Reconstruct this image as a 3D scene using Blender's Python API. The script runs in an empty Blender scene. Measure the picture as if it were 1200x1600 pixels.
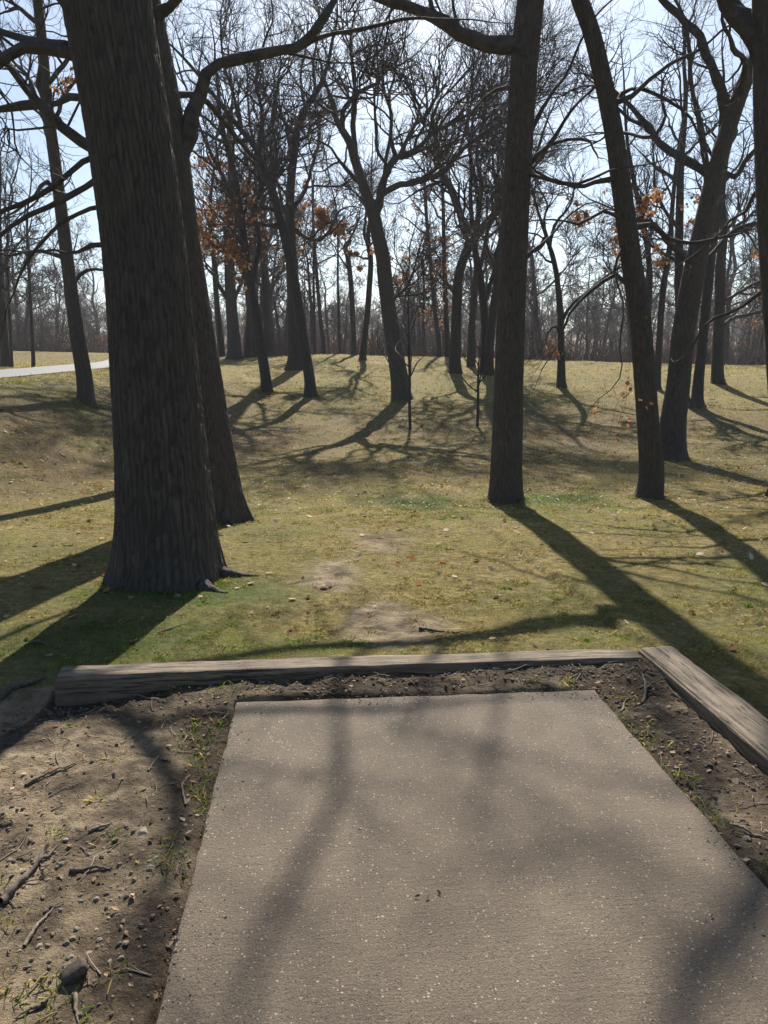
import bpy, math
import numpy as np
R = math.radians
scene = bpy.context.scene

# ------------------------------------------------------------------ camera, sky, sun, exposure
CAM_Z, PITCH, F = 1.6, R(10.15), 1200.0
cam_data = bpy.data.cameras.new("camera")
cam_data.sensor_fit = 'VERTICAL'; cam_data.sensor_height = 24.0; cam_data.lens = 18.0
cam_data.clip_start = 0.05; cam_data.clip_end = 3000.0
cam = bpy.data.objects.new("camera", cam_data)
cam.location = (0, 0, CAM_Z); cam.rotation_euler = (math.pi / 2 - PITCH, 0, 0)
scene.collection.objects.link(cam); scene.camera = cam

SUN_EL, SUN_AZ = R(40.0), R(2.4)          # azimuth measured from +Y towards +X
world = bpy.data.worlds.new("World"); scene.world = world
world.use_nodes = True
nt = world.node_tree
sky = nt.nodes.new("ShaderNodeTexSky"); sky.sky_type = 'NISHITA'; sky.sun_disc = False
sky.sun_elevation = SUN_EL; sky.sun_rotation = SUN_AZ
sky.air_density = 1.0; sky.dust_density = 1.1; sky.ozone_density = .3
wb = nt.nodes.new("ShaderNodeMix"); wb.data_type = 'RGBA'; wb.blend_type = 'MULTIPLY'; wb.inputs[0].default_value = 1.0
wb.inputs[7].default_value = (.86, .98, 1.08, 1)        # daylight white balance of the photograph
nt.links.new(sky.outputs[0], wb.inputs[6]); nt.links.new(wb.outputs[2], nt.nodes["Background"].inputs[0])
nt.nodes["Background"].inputs[1].default_value = 0.060
sun_data = bpy.data.lights.new("sun", 'SUN'); sun_data.energy = 5.0; sun_data.angle = R(0.53)
sun_data.color = (1.0, 0.93, 0.82)
sun = bpy.data.objects.new("sun", sun_data)
sun.rotation_euler = (math.pi / 2 - SUN_EL, 0, math.pi - SUN_AZ)
scene.collection.objects.link(sun)
scene.view_settings.view_transform = 'Standard'
scene.view_settings.look = 'None'
scene.view_settings.exposure = 0.96
scene.view_settings.gamma = 1.0
scene.cycles.use_denoising = True
scene.cycles.denoising_prefilter = 'NONE'
scene.cycles.sample_clamp_indirect = 4.0
scene.cycles.max_bounces = 6
scene.cycles.transparent_max_bounces = 8

# ------------------------------------------------------------------ small maths
def ss(a, b, x):
    t = np.clip((np.asarray(x, float) - a) / (b - a), 0, 1)
    return t * t * (3 - 2 * t)

def _hash(ix, iy, iz, seed):
    n = (ix.astype(np.int64) * 374761393 + iy.astype(np.int64) * 668265263 + iz.astype(np.int64) * 1274126177 + seed * 974711) & 0xffffffff
    n = np.asarray(n, np.int64)
    n = ((n ^ (n >> 13)) * 1274126177) & 0xffffffff
    n = ((n ^ (n >> 16)) * 2246822519) & 0xffffffff
    return ((n ^ (n >> 15)) & 0xffffff) / float(0xffffff)

def vn3(x, y, z, seed=0):
    x, y, z = np.broadcast_arrays(np.asarray(x, float), np.asarray(y, float), np.asarray(z, float))
    ix, iy, iz = np.floor(x), np.floor(y), np.floor(z)
    fx, fy, fz = x - ix, y - iy, z - iz
    fx = fx * fx * (3 - 2 * fx); fy = fy * fy * (3 - 2 * fy); fz = fz * fz * (3 - 2 * fz)
    def c(a, b, d): return _hash(ix + a, iy + b, iz + d, seed)
    x00 = c(0,0,0) * (1 - fx) + c(1,0,0) * fx; x10 = c(0,1,0) * (1 - fx) + c(1,1,0) * fx
    x01 = c(0,0,1) * (1 - fx) + c(1,0,1) * fx; x11 = c(0,1,1) * (1 - fx) + c(1,1,1) * fx
    return (x00 * (1 - fy) + x10 * fy) * (1 - fz) + (x01 * (1 - fy) + x11 * fy) * fz

def vn2(x, y, seed=0):
    x, y = np.broadcast_arrays(np.asarray(x, float), np.asarray(y, float))
    ix, iy = np.floor(x), np.floor(y)
    fx, fy = x - ix, y - iy
    fx = fx * fx * (3 - 2 * fx); fy = fy * fy * (3 - 2 * fy)
    z = np.zeros_like(ix)
    a = _hash(ix, iy, z, seed) * (1 - fx) + _hash(ix + 1, iy, z, seed) * fx
    b = _hash(ix, iy + 1, z, seed) * (1 - fx) + _hash(ix + 1, iy + 1, z, seed) * fx
    return a * (1 - fy) + b * fy

def fbm(x, y, seed=0, o=3):
    s, a, t = 0.0, 0.5, 0.0
    for i in range(o):
        s = s + a * vn2(np.asarray(x) * 2 ** i + 13.7 * i, np.asarray(y) * 2 ** i - 7.1 * i, seed + i); t += a; a *= .5
    return s / t

def norm(v): return v / (np.linalg.norm(v, axis=-1, keepdims=True) + 1e-12)

def ray(u, v):
    x, yy = (u - 600) / F, (800 - v) / F
    return np.array([x, math.cos(PITCH) + yy * math.sin(PITCH), -math.sin(PITCH) + yy * math.cos(PITCH)])

def at(u, v, Y):
    """the point of the photograph's ray (u, v) that stands Y metres ahead, and its depth"""
    d = ray(u, v); t = Y / d[1]
    return np.array([0, 0, CAM_Z]) + d * t, t

# ------------------------------------------------------------------ terrain
_kn = np.array([[-200, 0], [0, 0], [5.5, 0], [8, -.12], [12.5, -.44], [16, -.52], [20, -.52], [26, -.42], [29, -.28], [32, .0], [36, .46], [40, 1.02],
                [45, 1.62], [52, 2.3], [62, 3.08], [67, 3.15], [75, 2.6], [90, 1.3], [120, .6], [180, 2.0], [260, 7], [400, 20], [700, 40]], float)
_ty = np.arange(-200, 700, .25)
_tz = np.interp(_ty, _kn[:, 0], _kn[:, 1])
_k = np.exp(-.5 * (np.arange(-24, 25) * .25 / 1.5) ** 2); _k /= _k.sum()
_tz = np.convolve(np.pad(_tz, 24, mode='edge'), _k, mode='valid')

PAD_YAW = R(4.7)
_pc, _ps = math.cos(PAD_YAW), math.sin(PAD_YAW)
PAD_C = np.array([0.173, 3.61])     # middle of the pad's front edge
PAD_W, PAD_L = 1.80, 5.2
def padc(x, y):
    """pad coordinates: across (right +), along (forward +, 0 at the front edge)"""
    dx, dy = np.asarray(x) - PAD_C[0], np.asarray(y) - PAD_C[1]
    return dx * _pc + dy * _ps, -dx * _ps + dy * _pc
TIM_A, TIM_B = np.array([-1.655, 3.695]), np.array([1.41, 4.07])     # front timber axis
def timber_side(x, y):
    """distance ahead of the front timber's line"""
    d = TIM_B - TIM_A; d = d / np.linalg.norm(d)
    return -(np.asarray(x) - TIM_A[0]) * d[1] + (np.asarray(y) - TIM_A[1]) * d[0]
RT_A, RT_B = np.array([1.545, 4.17]), np.array([1.86, 0.6])        # right timber axis
def rt_side(x, y):
    d = RT_A - RT_B; d = d / np.linalg.norm(d)
    return (np.asarray(x) - RT_B[0]) * d[1] - (np.asarray(y) - RT_B[1]) * d[0]

def terrain_base(x, y):
    x, y = np.asarray(x, float), np.asarray(y, float)
    z = np.interp(y, _ty, _tz)
    z = z - .026 * np.clip(x, -40, 40) * ss(38, 62, y) * (1 - ss(80, 130, y))
    zl = np.clip(1.45 + .033 * (y - 27), -.5, 2.75)
    w = ss(-4.6, -10.8, x) * ss(8.5, 15.5, y) * (1 - ss(56, 74, y))
    z = z + (zl - z) * w
    rough = ss(6, 14, y) * (1 - ss(-10, -12, x))
    z = z + rough * (.34 * (fbm(x / 7.5, y / 7.5, 5, 3) - .5) + .10 * (fbm(x / 1.7, y / 1.7, 8, 2) - .5))
    return z

def dirt_mask(x, y):
    x, y = np.asarray(x, float), np.asarray(y, float)
    n = fbm(x * 2.2, y * 2.2, 21, 4)
    ts = timber_side(x, y) + (n - .5) * .35
    inside = ss(.12, -.05, ts) * ss(.10, -.05, rt_side(x, y) + (n - .5) * .1)
    far_left = ss(-2.3, -3.6, x + (n - .5) * 1.5)
    inside = inside * (1 - .75 * far_left)
    p = np.exp(-(((x - .05 - (y - 4.6) * -.18) / .42) ** 2 + ((y - 4.75) / .75) ** 2))
    p2 = .85 * np.exp(-(((x + .42) / .34) ** 2 + ((y - 6.0) / .9) ** 2))
    p3 = .55 * np.exp(-(((x + .15) / .6) ** 2 + ((y - 7.6) / 1.6) ** 2))
    path = np.clip((np.maximum.reduce([p, p2, p3]) - .35 + (n - .5) * 1.1) * 2.4, 0, 1)
    return np.clip(np.maximum(inside, path * .9), 0, 1)

def humus_mask(x, y):
    """dark organic soil gathered along the pad's sides and under the front timber"""
    x, y = np.asarray(x, float), np.asarray(y, float)
    a, l = padc(x, y); n = fbm(x * 4.5, y * 4.5, 25, 4)
    m = np.exp(-((np.abs(a) - .92) / .24) ** 2) * (l < .35)
    m = np.maximum(m, .85 * np.exp(-((timber_side(x, y) + .15) / .28) ** 2) * (x > -1.7))
    m = np.maximum(m, .75 * (a > .85) * (l < .4))
    return np.clip(m * 1.15 + (n - .55) * 2.2 * np.clip(m * 2, .35, 1), 0, 1)

def green_mask(x, y):
    x, y = np.asarray(x, float), np.asarray(y, float)
    n = fbm(x / 1.1, y / 1.1, 31, 4); n2 = fbm(x / 5.0, y / 5.0, 37, 2)
    g = .78 * np.exp(-(((x + 1.55) / 1.0) ** 2 + ((y - 4.5) / .75) ** 2))
    g = np.maximum(g, .75 * np.exp(-(((x + .5) / .9) ** 2 + ((y - 4.35) / .35) ** 2)))
    g = np.maximum(g, .8 * np.exp(-(((x + 1.6) / 1.1) ** 2 + ((y - 5.6) / .55) ** 2)))
    g = np.maximum(g, .85 * np.exp(-(((x - .6) / 1.0) ** 2 + ((y - 12.2) / 1.1) ** 2)))
    g = np.maximum(g, .75 * np.exp(-(((x - 2.9) / .9) ** 2 + ((y - 12.6) / .8) ** 2)))
    g = np.maximum(g, .7 * np.exp(-(((x + 10) / 2.5) ** 2 + ((y - 23) / 3.0) ** 2)))
    g = np.maximum(g, .22 * n2 * (1 - .5 * ss(14, 18, y)))
    return np.clip(g * 1.25 + (n - .52) * .95, 0, 1)

def litter_mask(x, y):
    """where old brown leaves lie between the grass"""
    x, y = np.asarray(x, float), np.asarray(y, float)
    n = fbm(x / 3.0, y / 3.0, 41, 4)
    g = .8 * ss(13, 18, y) * (1 - ss(30, 40, y)) + .35 * ss(40, 60, y)
    g = np.maximum(g, .8 * ss(-4, -6.5, x) * ss(8, 11, y) * (1 - ss(18, 22, y)))
    g = np.maximum(g, ss(66, 76, y))
    return np.clip(g * (.35 + 1.2 * (n - .3)) + ss(68, 80, y), 0, 1)

def ground_z(x, y, micro=True):
    x, y = np.asarray(x, float), np.asarray(y, float)
    z = terrain_base(x, y)
    near = 1 - ss(7, 12, y)
    z = z + near * .035 * (fbm(x / .6, y / .6, 51, 2) - .5)
    a, l = padc(x, y)
    ts, rs = timber_side(x, y), rt_side(x, y)
    ins = ss(.02, -.02, ts) * ss(.02, -.02, rs)
    # soil heaped along the inner side of the front timber, lower at its free end
    z = z + ins * .055 * np.exp(-((ts + .1) / .22) ** 2) * ss(-1.5, -.5, x)
    z = z - ins * .035 * ss(-.9, -1.7, x) * np.exp(-((ts + .1) / .4) ** 2)
    z = z + ss(-.02, .02, ts) * .05 * np.exp(-(ts / .5) ** 2) * ss(-1.8, -1.2, x) * ss(1.9, 1.4, x)
    z = z + ss(-.02, .02, rs) * .05 * np.exp(-(rs / .5) ** 2)
    if micro:
        d = dirt_mask(x, y) * (1 - ss(8, 10, y)) * ss(-8, -5, x) * (1 - ss(4, 6, x))
        z = z + d * (.045 * (fbm(x / .22, y / .22, 61, 3) - .5) + .026 * (fbm(x / .05, y / .05, 67, 2) - .5))
    inpad = ss(PAD_W / 2 + .03, PAD_W / 2 - .03, np.abs(a)) * ss(.03, -.03, l)
    z = z * (1 - inpad) - .06 * inpad
    return z

# ------------------------------------------------------------------ mesh helpers
def link(o, parent=None):
    scene.collection.objects.link(o)
    if parent is not None: o.parent = parent
    return o

def mesh(name, V, quads=None, tris=None, mat=None, col=None, smooth=False, attrs=None):
    V = np.ascontiguousarray(V, np.float32).reshape(-1, 3)
    q = np.zeros((0, 4), np.int32) if quads is None else np.asarray(quads, np.int32).reshape(-1, 4)
    t = np.zeros((0, 3), np.int32) if tris is None else np.asarray(tris, np.int32).reshape(-1, 3)
    me = bpy.data.meshes.new(name)
    me.vertices.add(len(V)); me.vertices.foreach_set("co", V.ravel())
    idx = np.concatenate([q.ravel(), t.ravel()]).astype(np.int32)
    me.loops.add(len(idx)); me.loops.foreach_set("vertex_index", idx)
    starts = np.concatenate([np.arange(len(q)) * 4, len(q) * 4 + np.arange(len(t)) * 3]).astype(np.int32)
    me.polygons.add(len(starts)); me.polygons.foreach_set("loop_start", starts)
    me.polygons.foreach_set("use_smooth", np.full(len(starts), bool(smooth)))
    me.update(calc_edges=True)
    if col is not None:
        a = me.color_attributes.new("Col", 'FLOAT_COLOR', 'POINT')
        c = np.ones((len(V), 4), np.float32); c[:, :3] = col
        a.data.foreach_set("color", c.ravel())
    for k, vals in (attrs or {}).items():
        a = me.attributes.new(k, 'FLOAT', 'POINT')
        a.data.foreach_set("value", np.ascontiguousarray(vals, np.float32))
    if mat is not None: me.materials.append(mat)
    return me

def obj(name, me, parent=None, loc=None):
    o = bpy.data.objects.new(name, me)
    if loc is not None: o.location = [float(c) for c in loc]
    return link(o, parent)

def tag(o, label=None, cat=None, group=None, kind=None):
    for k, v in (("label", label), ("category", cat), ("group", group), ("kind", kind)):
        if v: o[k] = v
    return o

def empty(name, loc):
    o = bpy.data.objects.new(name, None); o.location = [float(c) for c in loc]; o.empty_display_size = .3
    return link(o)

def resample(p, n, smooth=True):
    p = np.asarray(p, float)
    d = np.concatenate([[0], np.cumsum(np.linalg.norm(np.diff(p[:, :3], axis=0), axis=1))])
    s = np.linspace(0, d[-1], n)
    if not smooth or len(p) < 3:
        return np.stack([np.interp(s, d, p[:, k]) for k in range(p.shape[1])], 1)
    m = np.gradient(p, d, axis=0)
    i = np.clip(np.searchsorted(d, s, side='right') - 1, 0, len(p) - 2)
    h = (d[i + 1] - d[i])[:, None]; t = ((s - d[i])[:, None]) / h
    return ((2 * t**3 - 3 * t**2 + 1) * p[i] + (t**3 - 2 * t**2 + t) * h * m[i] + (-2 * t**3 + 3 * t**2) * p[i + 1] + (t**3 - t**2) * h * m[i + 1])

def tubes(P, Rad, S):
    """P [N,K,3], Rad [N,K] -> vertices, quads of N open tubes"""
    N, K, _ = P.shape
    T = norm(np.gradient(P, axis=1))
    ref = np.zeros((N, 1, 3)); mean = norm(P[:, -1] - P[:, 0])
    pick = np.abs(mean[:, 2]) > .75
    ref[:, 0, 2] = ~pick; ref[:, 0, 0] = pick
    A = norm(np.cross(T, np.broadcast_to(ref, T.shape))); B = np.cross(T, A)
    th = np.arange(S) / S * 2 * math.pi
    V = P[:, :, None] + Rad[:, :, None, None] * (A[:, :, None] * np.cos(th)[None, None, :, None] + B[:, :, None] * np.sin(th)[None, None, :, None])
    base = (np.arange(N)[:, None, None] * K + np.arange(K - 1)[None, :, None]) * S
    j = np.arange(S)[None, None, :]; j2 = (j + 1) % S
    q = np.stack(np.broadcast_arrays(base + j, base + j2, base + S + j2, base + S + j), -1)
    return V.reshape(-1, 3), q.reshape(-1, 4)

class Bag:
    def __init__(s): s.v, s.q, s.t, s.c, s.n = [], [], [], [], 0
    def add(s, V, q=None, t=None, c=None):
        s.v.append(V)
        if q is not None and len(q): s.q.append(q + s.n)
        if t is not None and len(t): s.t.append(t + s.n)
        if c is not None: s.c.append(np.broadcast_to(c, V.shape))
        s.n += len(V)
    def mesh(s, name, mat, smooth=False):
        return mesh(name, np.concatenate(s.v), np.concatenate(s.q) if s.q else None, np.concatenate(s.t) if s.t else None, mat, np.concatenate(s.c) if s.c else None, smooth)

# ------------------------------------------------------------------ materials
def newmat(name):
    m = bpy.data.materials.new(name); m.use_nodes = True
    n = m.node_tree.nodes; b = n["Principled BSDF"]
    return m, m.node_tree, b
def N(nt, kind, **kw):
    n = nt.nodes.new(kind)
    for k, v in kw.items():
        if k in n.inputs: n.inputs[k].default_value = v
        else: setattr(n, k, v)
    return n
def ramp(nt, src, stops):
    r = nt.nodes.new("ShaderNodeValToRGB"); el = r.color_ramp.elements
    while len(el) < len(stops): el.new(.5)
    for e, (p, c) in zip(el, stops): e.position = p; e.color = (*c, 1) if len(c) == 3 else c
    nt.links.new(src, r.inputs[0]); return r
def mix(nt, f, a, b, blend='MIX'):
    m = nt.nodes.new("ShaderNodeMix"); m.data_type = 'RGBA'; m.blend_type = blend
    for k, v in ((0, f), (6, a), (7, b)):
        if hasattr(v, 'is_linked') or isinstance(v, bpy.types.NodeSocket): nt.links.new(v, m.inputs[k])
        elif k == 0: m.inputs[0].default_value = v
        else: m.inputs[k].default_value = (*v, 1)
    return m.outputs[2]
def math_(nt, op, a, b=None):
    m = nt.nodes.new("ShaderNodeMath"); m.operation = op
    for k, v in enumerate((a, b)):
        if v is None: continue
        if isinstance(v, bpy.types.NodeSocket): nt.links.new(v, m.inputs[k])
        else: m.inputs[k].default_value = v
    return m.outputs[0]
def bump(nt, b, h, strength, dist):
    n = N(nt, "ShaderNodeBump", Strength=strength, Distance=dist)
    nt.links.new(h, n.inputs["Height"]); nt.links.new(n.outputs[0], b.inputs["Normal"]); return n

def bark_material(name, dark, light, scale, bumpd):
    m, t, b = newmat(name)
    tc = N(t, "ShaderNodeTexCoord")
    mp = N(t, "ShaderNodeMapping"); mp.inputs["Scale"].default_value = (1, 1, .22)
    t.links.new(tc.outputs["Object"], mp.inputs[0])
    nz = N(t, "ShaderNodeTexNoise", Scale=scale * .5, Detail=3.0); t.links.new(mp.outputs[0], nz.inputs[0])
    wv = mix(t, .12, (0, 0, 0), (0, 0, 0)); mm = wv.node
    t.links.new(mp.outputs[0], mm.inputs[6]); t.links.new(nz.outputs["Color"], mm.inputs[7])
    vo = N(t, "ShaderNodeTexVoronoi", Scale=scale); vo.feature = 'DISTANCE_TO_EDGE'; t.links.new(wv, vo.inputs[0])
    nb = N(t, "ShaderNodeTexNoise", Scale=scale * 4, Detail=6.0, Roughness=.7); t.links.new(mp.outputs[0], nb.inputs[0])
    nl = N(t, "ShaderNodeTexNoise", Scale=1.3, Detail=3.0); t.links.new(tc.outputs["Object"], nl.inputs[0])
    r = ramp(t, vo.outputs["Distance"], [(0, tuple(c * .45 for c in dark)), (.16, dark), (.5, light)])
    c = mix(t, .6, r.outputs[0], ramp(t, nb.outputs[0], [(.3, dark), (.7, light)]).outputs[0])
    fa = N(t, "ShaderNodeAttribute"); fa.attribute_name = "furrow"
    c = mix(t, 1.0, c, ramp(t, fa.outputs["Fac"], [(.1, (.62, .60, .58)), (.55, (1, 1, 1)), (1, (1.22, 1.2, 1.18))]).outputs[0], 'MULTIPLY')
    c = mix(t, math_(t, 'MULTIPLY', nl.outputs[0], .45), c, (.045, .046, .036))
    t.links.new(c, b.inputs["Base Color"]); b.inputs["Roughness"].default_value = .92
    h = math_(t, 'ADD', math_(t, 'MULTIPLY', math_(t, 'MINIMUM', vo.outputs["Distance"], .35), 2.0), math_(t, 'MULTIPLY', nb.outputs[0], .55))
    bump(t, b, h, .9, bumpd)
    return m
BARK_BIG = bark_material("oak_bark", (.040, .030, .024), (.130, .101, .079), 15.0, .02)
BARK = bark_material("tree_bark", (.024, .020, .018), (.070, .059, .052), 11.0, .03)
m, t, b = newmat("branch_bark"); BRANCH = m
tc = N(t, "ShaderNodeTexCoord"); nz = N(t, "ShaderNodeTexNoise", Scale=9.0, Detail=4.0); t.links.new(tc.outputs["Object"], nz.inputs[0])
t.links.new(ramp(t, nz.outputs[0], [(.3, (.024, .020, .018)), (.7, (.070, .058, .050))]).outputs[0], b.inputs["Base Color"]); b.inputs["Roughness"].default_value = .85
bump(t, b, nz.outputs[0], .6, .02)

def leafy_material(name, translucency, rough=.7):
    m = bpy.data.materials.new(name); m.use_nodes = True; t = m.node_tree; t.nodes.clear()
    at_ = N(t, "ShaderNodeAttribute"); at_.attribute_name = "Col"
    d = N(t, "ShaderNodeBsdfDiffuse"); tr = N(t, "ShaderNodeBsdfTranslucent"); mx = N(t, "ShaderNodeMixShader"); mx.inputs[0].default_value = translucency
    o = N(t, "ShaderNodeOutputMaterial")
    for s in (d, tr): t.links.new(at_.outputs["Color"], s.inputs["Color"])
    t.links.new(d.outputs[0], mx.inputs[1]); t.links.new(tr.outputs[0], mx.inputs[2]); t.links.new(mx.outputs[0], o.inputs[0])
    return m
m, t, b = newmat("brushwood_bark"); BRUSH = m
tc = N(t, "ShaderNodeTexCoord"); nz = N(t, "ShaderNodeTexNoise", Scale=.35, Detail=3.0); t.links.new(tc.outputs["Object"], nz.inputs[0])
t.links.new(ramp(t, nz.outputs[0], [(.3, (.045, .034, .030)), (.7, (.115, .080, .062))]).outputs[0], b.inputs["Base Color"]); b.inputs["Roughness"].default_value = .9
GRASS = leafy_material("grass_blade", .48)
LEAF = leafy_material("dry_leaf", .4)
LITTER = leafy_material("leaf_litter", .15)

m, t, b = newmat("stone"); STONE = m
a_ = N(t, "ShaderNodeAttribute"); a_.attribute_name = "Col"
tc = N(t, "ShaderNodeTexCoord"); nz = N(t, "ShaderNodeTexNoise", Scale=60.0, Detail=4.0); t.links.new(tc.outputs["Object"], nz.inputs[0])
t.links.new(mix(t, .35, a_.outputs["Color"], ramp(t, nz.outputs[0], [(.3, (.03, .026, .022)), (.7, (.22, .19, .155))]).outputs[0]), b.inputs["Base Color"])
b.inputs["Specular IOR Level"].default_value = .2; b.inputs["Roughness"].default_value = .9; bump(t, b, nz.outputs[0], .4, .004)
m, t, b = newmat("dead_stick"); STICK = m
a_ = N(t, "ShaderNodeAttribute"); a_.attribute_name = "Col"
tc = N(t, "ShaderNodeTexCoord"); nz = N(t, "ShaderNodeTexNoise", Scale=90.0, Detail=4.0); t.links.new(tc.outputs["Object"], nz.inputs[0])
t.links.new(mix(t, .4, a_.outputs["Color"], ramp(t, nz.outputs[0], [(.3, (.03, .025, .02)), (.7, (.22, .17, .12))]).outputs[0]), b.inputs["Base Color"])
b.inputs["Roughness"].default_value = .85; bump(t, b, nz.outputs[0], .5, .003)

# ground
m, t, b = newmat("ground"); GROUND = m
tc = N(t, "ShaderNodeTexCoord")
def gn(scale, detail=5.0, rough=.6):
    n = N(t, "ShaderNodeTexNoise", Scale=scale, Detail=detail, Roughness=rough); t.links.new(tc.outputs["Object"], n.inputs[0]); return n.outputs[0]
def ga(k):
    a = N(t, "ShaderNodeAttribute"); a.attribute_name = k; return a.outputs["Fac"]
straw = ramp(t, gn(14, 8, .75), [(.30, (.055, .040, .015)), (.50, (.20, .155, .054)), (.70, (.45, .36, .135))]).outputs[0]
straw = mix(t, ramp(t, gn(1.1, 5), [(.45, (0, 0, 0)), (.8, (.8, .8, .8))]).outputs[0], straw, ramp(t, gn(18, 6, .7), [(.35, (.07, .062, .02)), (.66, (.26, .235, .07))]).outputs[0])
green = ramp(t, gn(22, 6, .7), [(.3, (.028, .044, .010)), (.7, (.10, .155, .028))]).outputs[0]
sand = ramp(t, gn(9, 9, .72), [(.28, (.10, .072, .048)), (.45, (.27, .205, .13)), (.64, (.46, .365, .24))]).outputs[0]
sand = mix(t, ramp(t, gn(2.6, 6, .65), [(.47, (0, 0, 0)), (.62, (1, 1, 1))]).outputs[0], sand, ramp(t, gn(40, 6, .7), [(.3, (.035, .026, .018)), (.7, (.13, .098, .066))]).outputs[0])
sand = mix(t, ramp(t, gn(160, 4, .7), [(.55, (0, 0, 0)), (.7, (.6, .6, .6))]).outputs[0], sand, (.06, .045, .032))
litter = ramp(t, gn(26, 6, .75), [(.3, (.045, .03, .017)), (.55, (.13, .088, .05)), (.78, (.26, .185, .11))]).outputs[0]
c = mix(t, ga("green"), straw, green)
c = mix(t, ga("litter"), c, litter)
sand = mix(t, ga("humus"), sand, ramp(t, gn(34, 7, .72), [(.3, (.030, .022, .015)), (.55, (.085, .062, .041)), (.75, (.17, .128, .086))]).outputs[0])
c = mix(t, ga("dirt"), c, sand)
t.links.new(c, b.inputs["Base Color"]); b.inputs["Roughness"].default_value = .95
b.inputs["Specular IOR Level"].default_value = .2
bump(t, b, math_(t, 'ADD', math_(t, 'ADD', gn(60, 8, .75), math_(t, 'MULTIPLY', gn(260, 3), .35)), math_(t, 'MULTIPLY', gn(9, 6, .7), 3.0)), .9, .03)

# concrete with washed-out aggregate
m, t, b = newmat("aggregate_concrete"); CONC = m
tc = N(t, "ShaderNodeTexCoord")
def cn(scale, detail=4.0, rough=.6, vec=None):
    n = N(t, "ShaderNodeTexNoise", Scale=scale, Detail=detail, Roughness=rough); t.links.new(vec or tc.outputs["Object"], n.inputs[0]); return n.outputs[0]
base = ramp(t, cn(2.3, 6, .65), [(.3, (.072, .049, .028)), (.52, (.142, .101, .060)), (.75, (.215, .158, .097))]).outputs[0]
base = mix(t, .55, base, ramp(t, cn(120, 5, .75), [(.3, (.045, .034, .024)), (.7, (.26, .212, .155))]).outputs[0])
def cells(scale, lo):
    v = N(t, "ShaderNodeTexVoronoi", Scale=scale); t.links.new(tc.outputs["Object"], v.inputs[0])
    sep = N(t, "ShaderNodeSeparateColor"); t.links.new(v.outputs["Color"], sep.inputs[0])
    sel = math_(t, 'GREATER_THAN', sep.outputs[0], lo)
    size = math_(t, 'MULTIPLY', sep.outputs[1], .42)
    return math_(t, 'MULTIPLY', sel, math_(t, 'LESS_THAN', v.outputs["Distance"], size)), sep.outputs[2]
st1, k1 = cells(95, .62); st2, k2 = cells(210, .5); pit, _k3 = cells(130, .7)
scol = ramp(t, k1, [(.0, (.13, .09, .06)), (.40, (.30, .24, .17)), (.7, (.52, .45, .35)), (.92, (.80, .75, .65))]).outputs[0]
scol2 = ramp(t, k2, [(.0, (.05, .038, .027)), (.5, (.23, .18, .125)), (.9, (.58, .51, .40))]).outputs[0]
mp = N(t, "ShaderNodeMapping"); mp.inputs["Scale"].default_value = (9, 70, 1); t.links.new(tc.outputs["Object"], mp.inputs[0])
broom = cn(1.0, 5, .65, mp.outputs[0])
c = mix(t, ramp(t, broom, [(.48, (0, 0, 0)), (.68, (.3, .3, .3))]).outputs[0], base, (.075, .06, .048))
c = mix(t, st2, c, scol2); c = mix(t, st1, c, scol)
c = mix(t, math_(t, 'MULTIPLY', pit, .8), c, (.035, .028, .022))
stain = ramp(t, cn(2.1, 6, .6), [(.48, (0, 0, 0)), (.70, (.62, .62, .62))]).outputs[0]
c = mix(t, stain, c, mix(t, .5, c, (.045, .034, .025)))
t.links.new(c, b.inputs["Base Color"])
t.links.new(ramp(t, st1, [(0, (.82,) * 3), (1, (.36,) * 3)]).outputs[0], b.inputs["Roughness"])
h = math_(t, 'ADD', math_(t, 'ADD', math_(t, 'MULTIPLY', broom, .45), math_(t, 'MULTIPLY', st1, .35)), math_(t, 'ADD', math_(t, 'MULTIPLY', cn(150, 5, .7), 1.0), math_(t, 'MULTIPLY', pit, -.7)))
bump(t, b, h, .95, .0085)

# weathered timber
m, t, b = newmat("weathered_timber"); WOOD = m
tc = N(t, "ShaderNodeTexCoord"); mp = N(t, "ShaderNodeMapping"); mp.inputs["Scale"].default_value = (.9, 16, 16); t.links.new(tc.outputs["Object"], mp.inputs[0])
n1 = N(t, "ShaderNodeTexNoise", Scale=2.2, Detail=8.0, Roughness=.7); t.links.new(mp.outputs[0], n1.inputs[0])
mp2 = N(t, "ShaderNodeMapping"); mp2.inputs["Scale"].default_value = (2.2, 34, 34); t.links.new(tc.outputs["Object"], mp2.inputs[0])
n2 = N(t, "ShaderNodeTexNoise", Scale=1.8, Detail=4.0, Roughness=.6); t.links.new(mp2.outputs[0], n2.inputs[0])
n3 = N(t, "ShaderNodeTexNoise", Scale=9.0, Detail=8.0, Roughness=.7); t.links.new(tc.outputs["Object"], n3.inputs[0])
c = ramp(t, n1.outputs[0], [(.28, (.040, .028, .019)), (.48, (.155, .115, .076)), (.72, (.30, .24, .165))]).outputs[0]
c = mix(t, ramp(t, n3.outputs[0], [(.45, (0, 0, 0)), (.7, (.8, .8, .8))]).outputs[0], c, ramp(t, n1.outputs[0], [(.3, (.045, .033, .022)), (.7, (.15, .115, .075))]).outputs[0])
crack = ramp(t, n2.outputs[0], [(.36, (.8, .8, .8)), (.42, (0, 0, 0))]).outputs[0]
c = mix(t, crack, c, (.035, .026, .018))
t.links.new(c, b.inputs["Base Color"]); b.inputs["Roughness"].default_value = .85
bump(t, b, math_(t, 'SUBTRACT', n1.outputs[0], crack), .9, .012)

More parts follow.
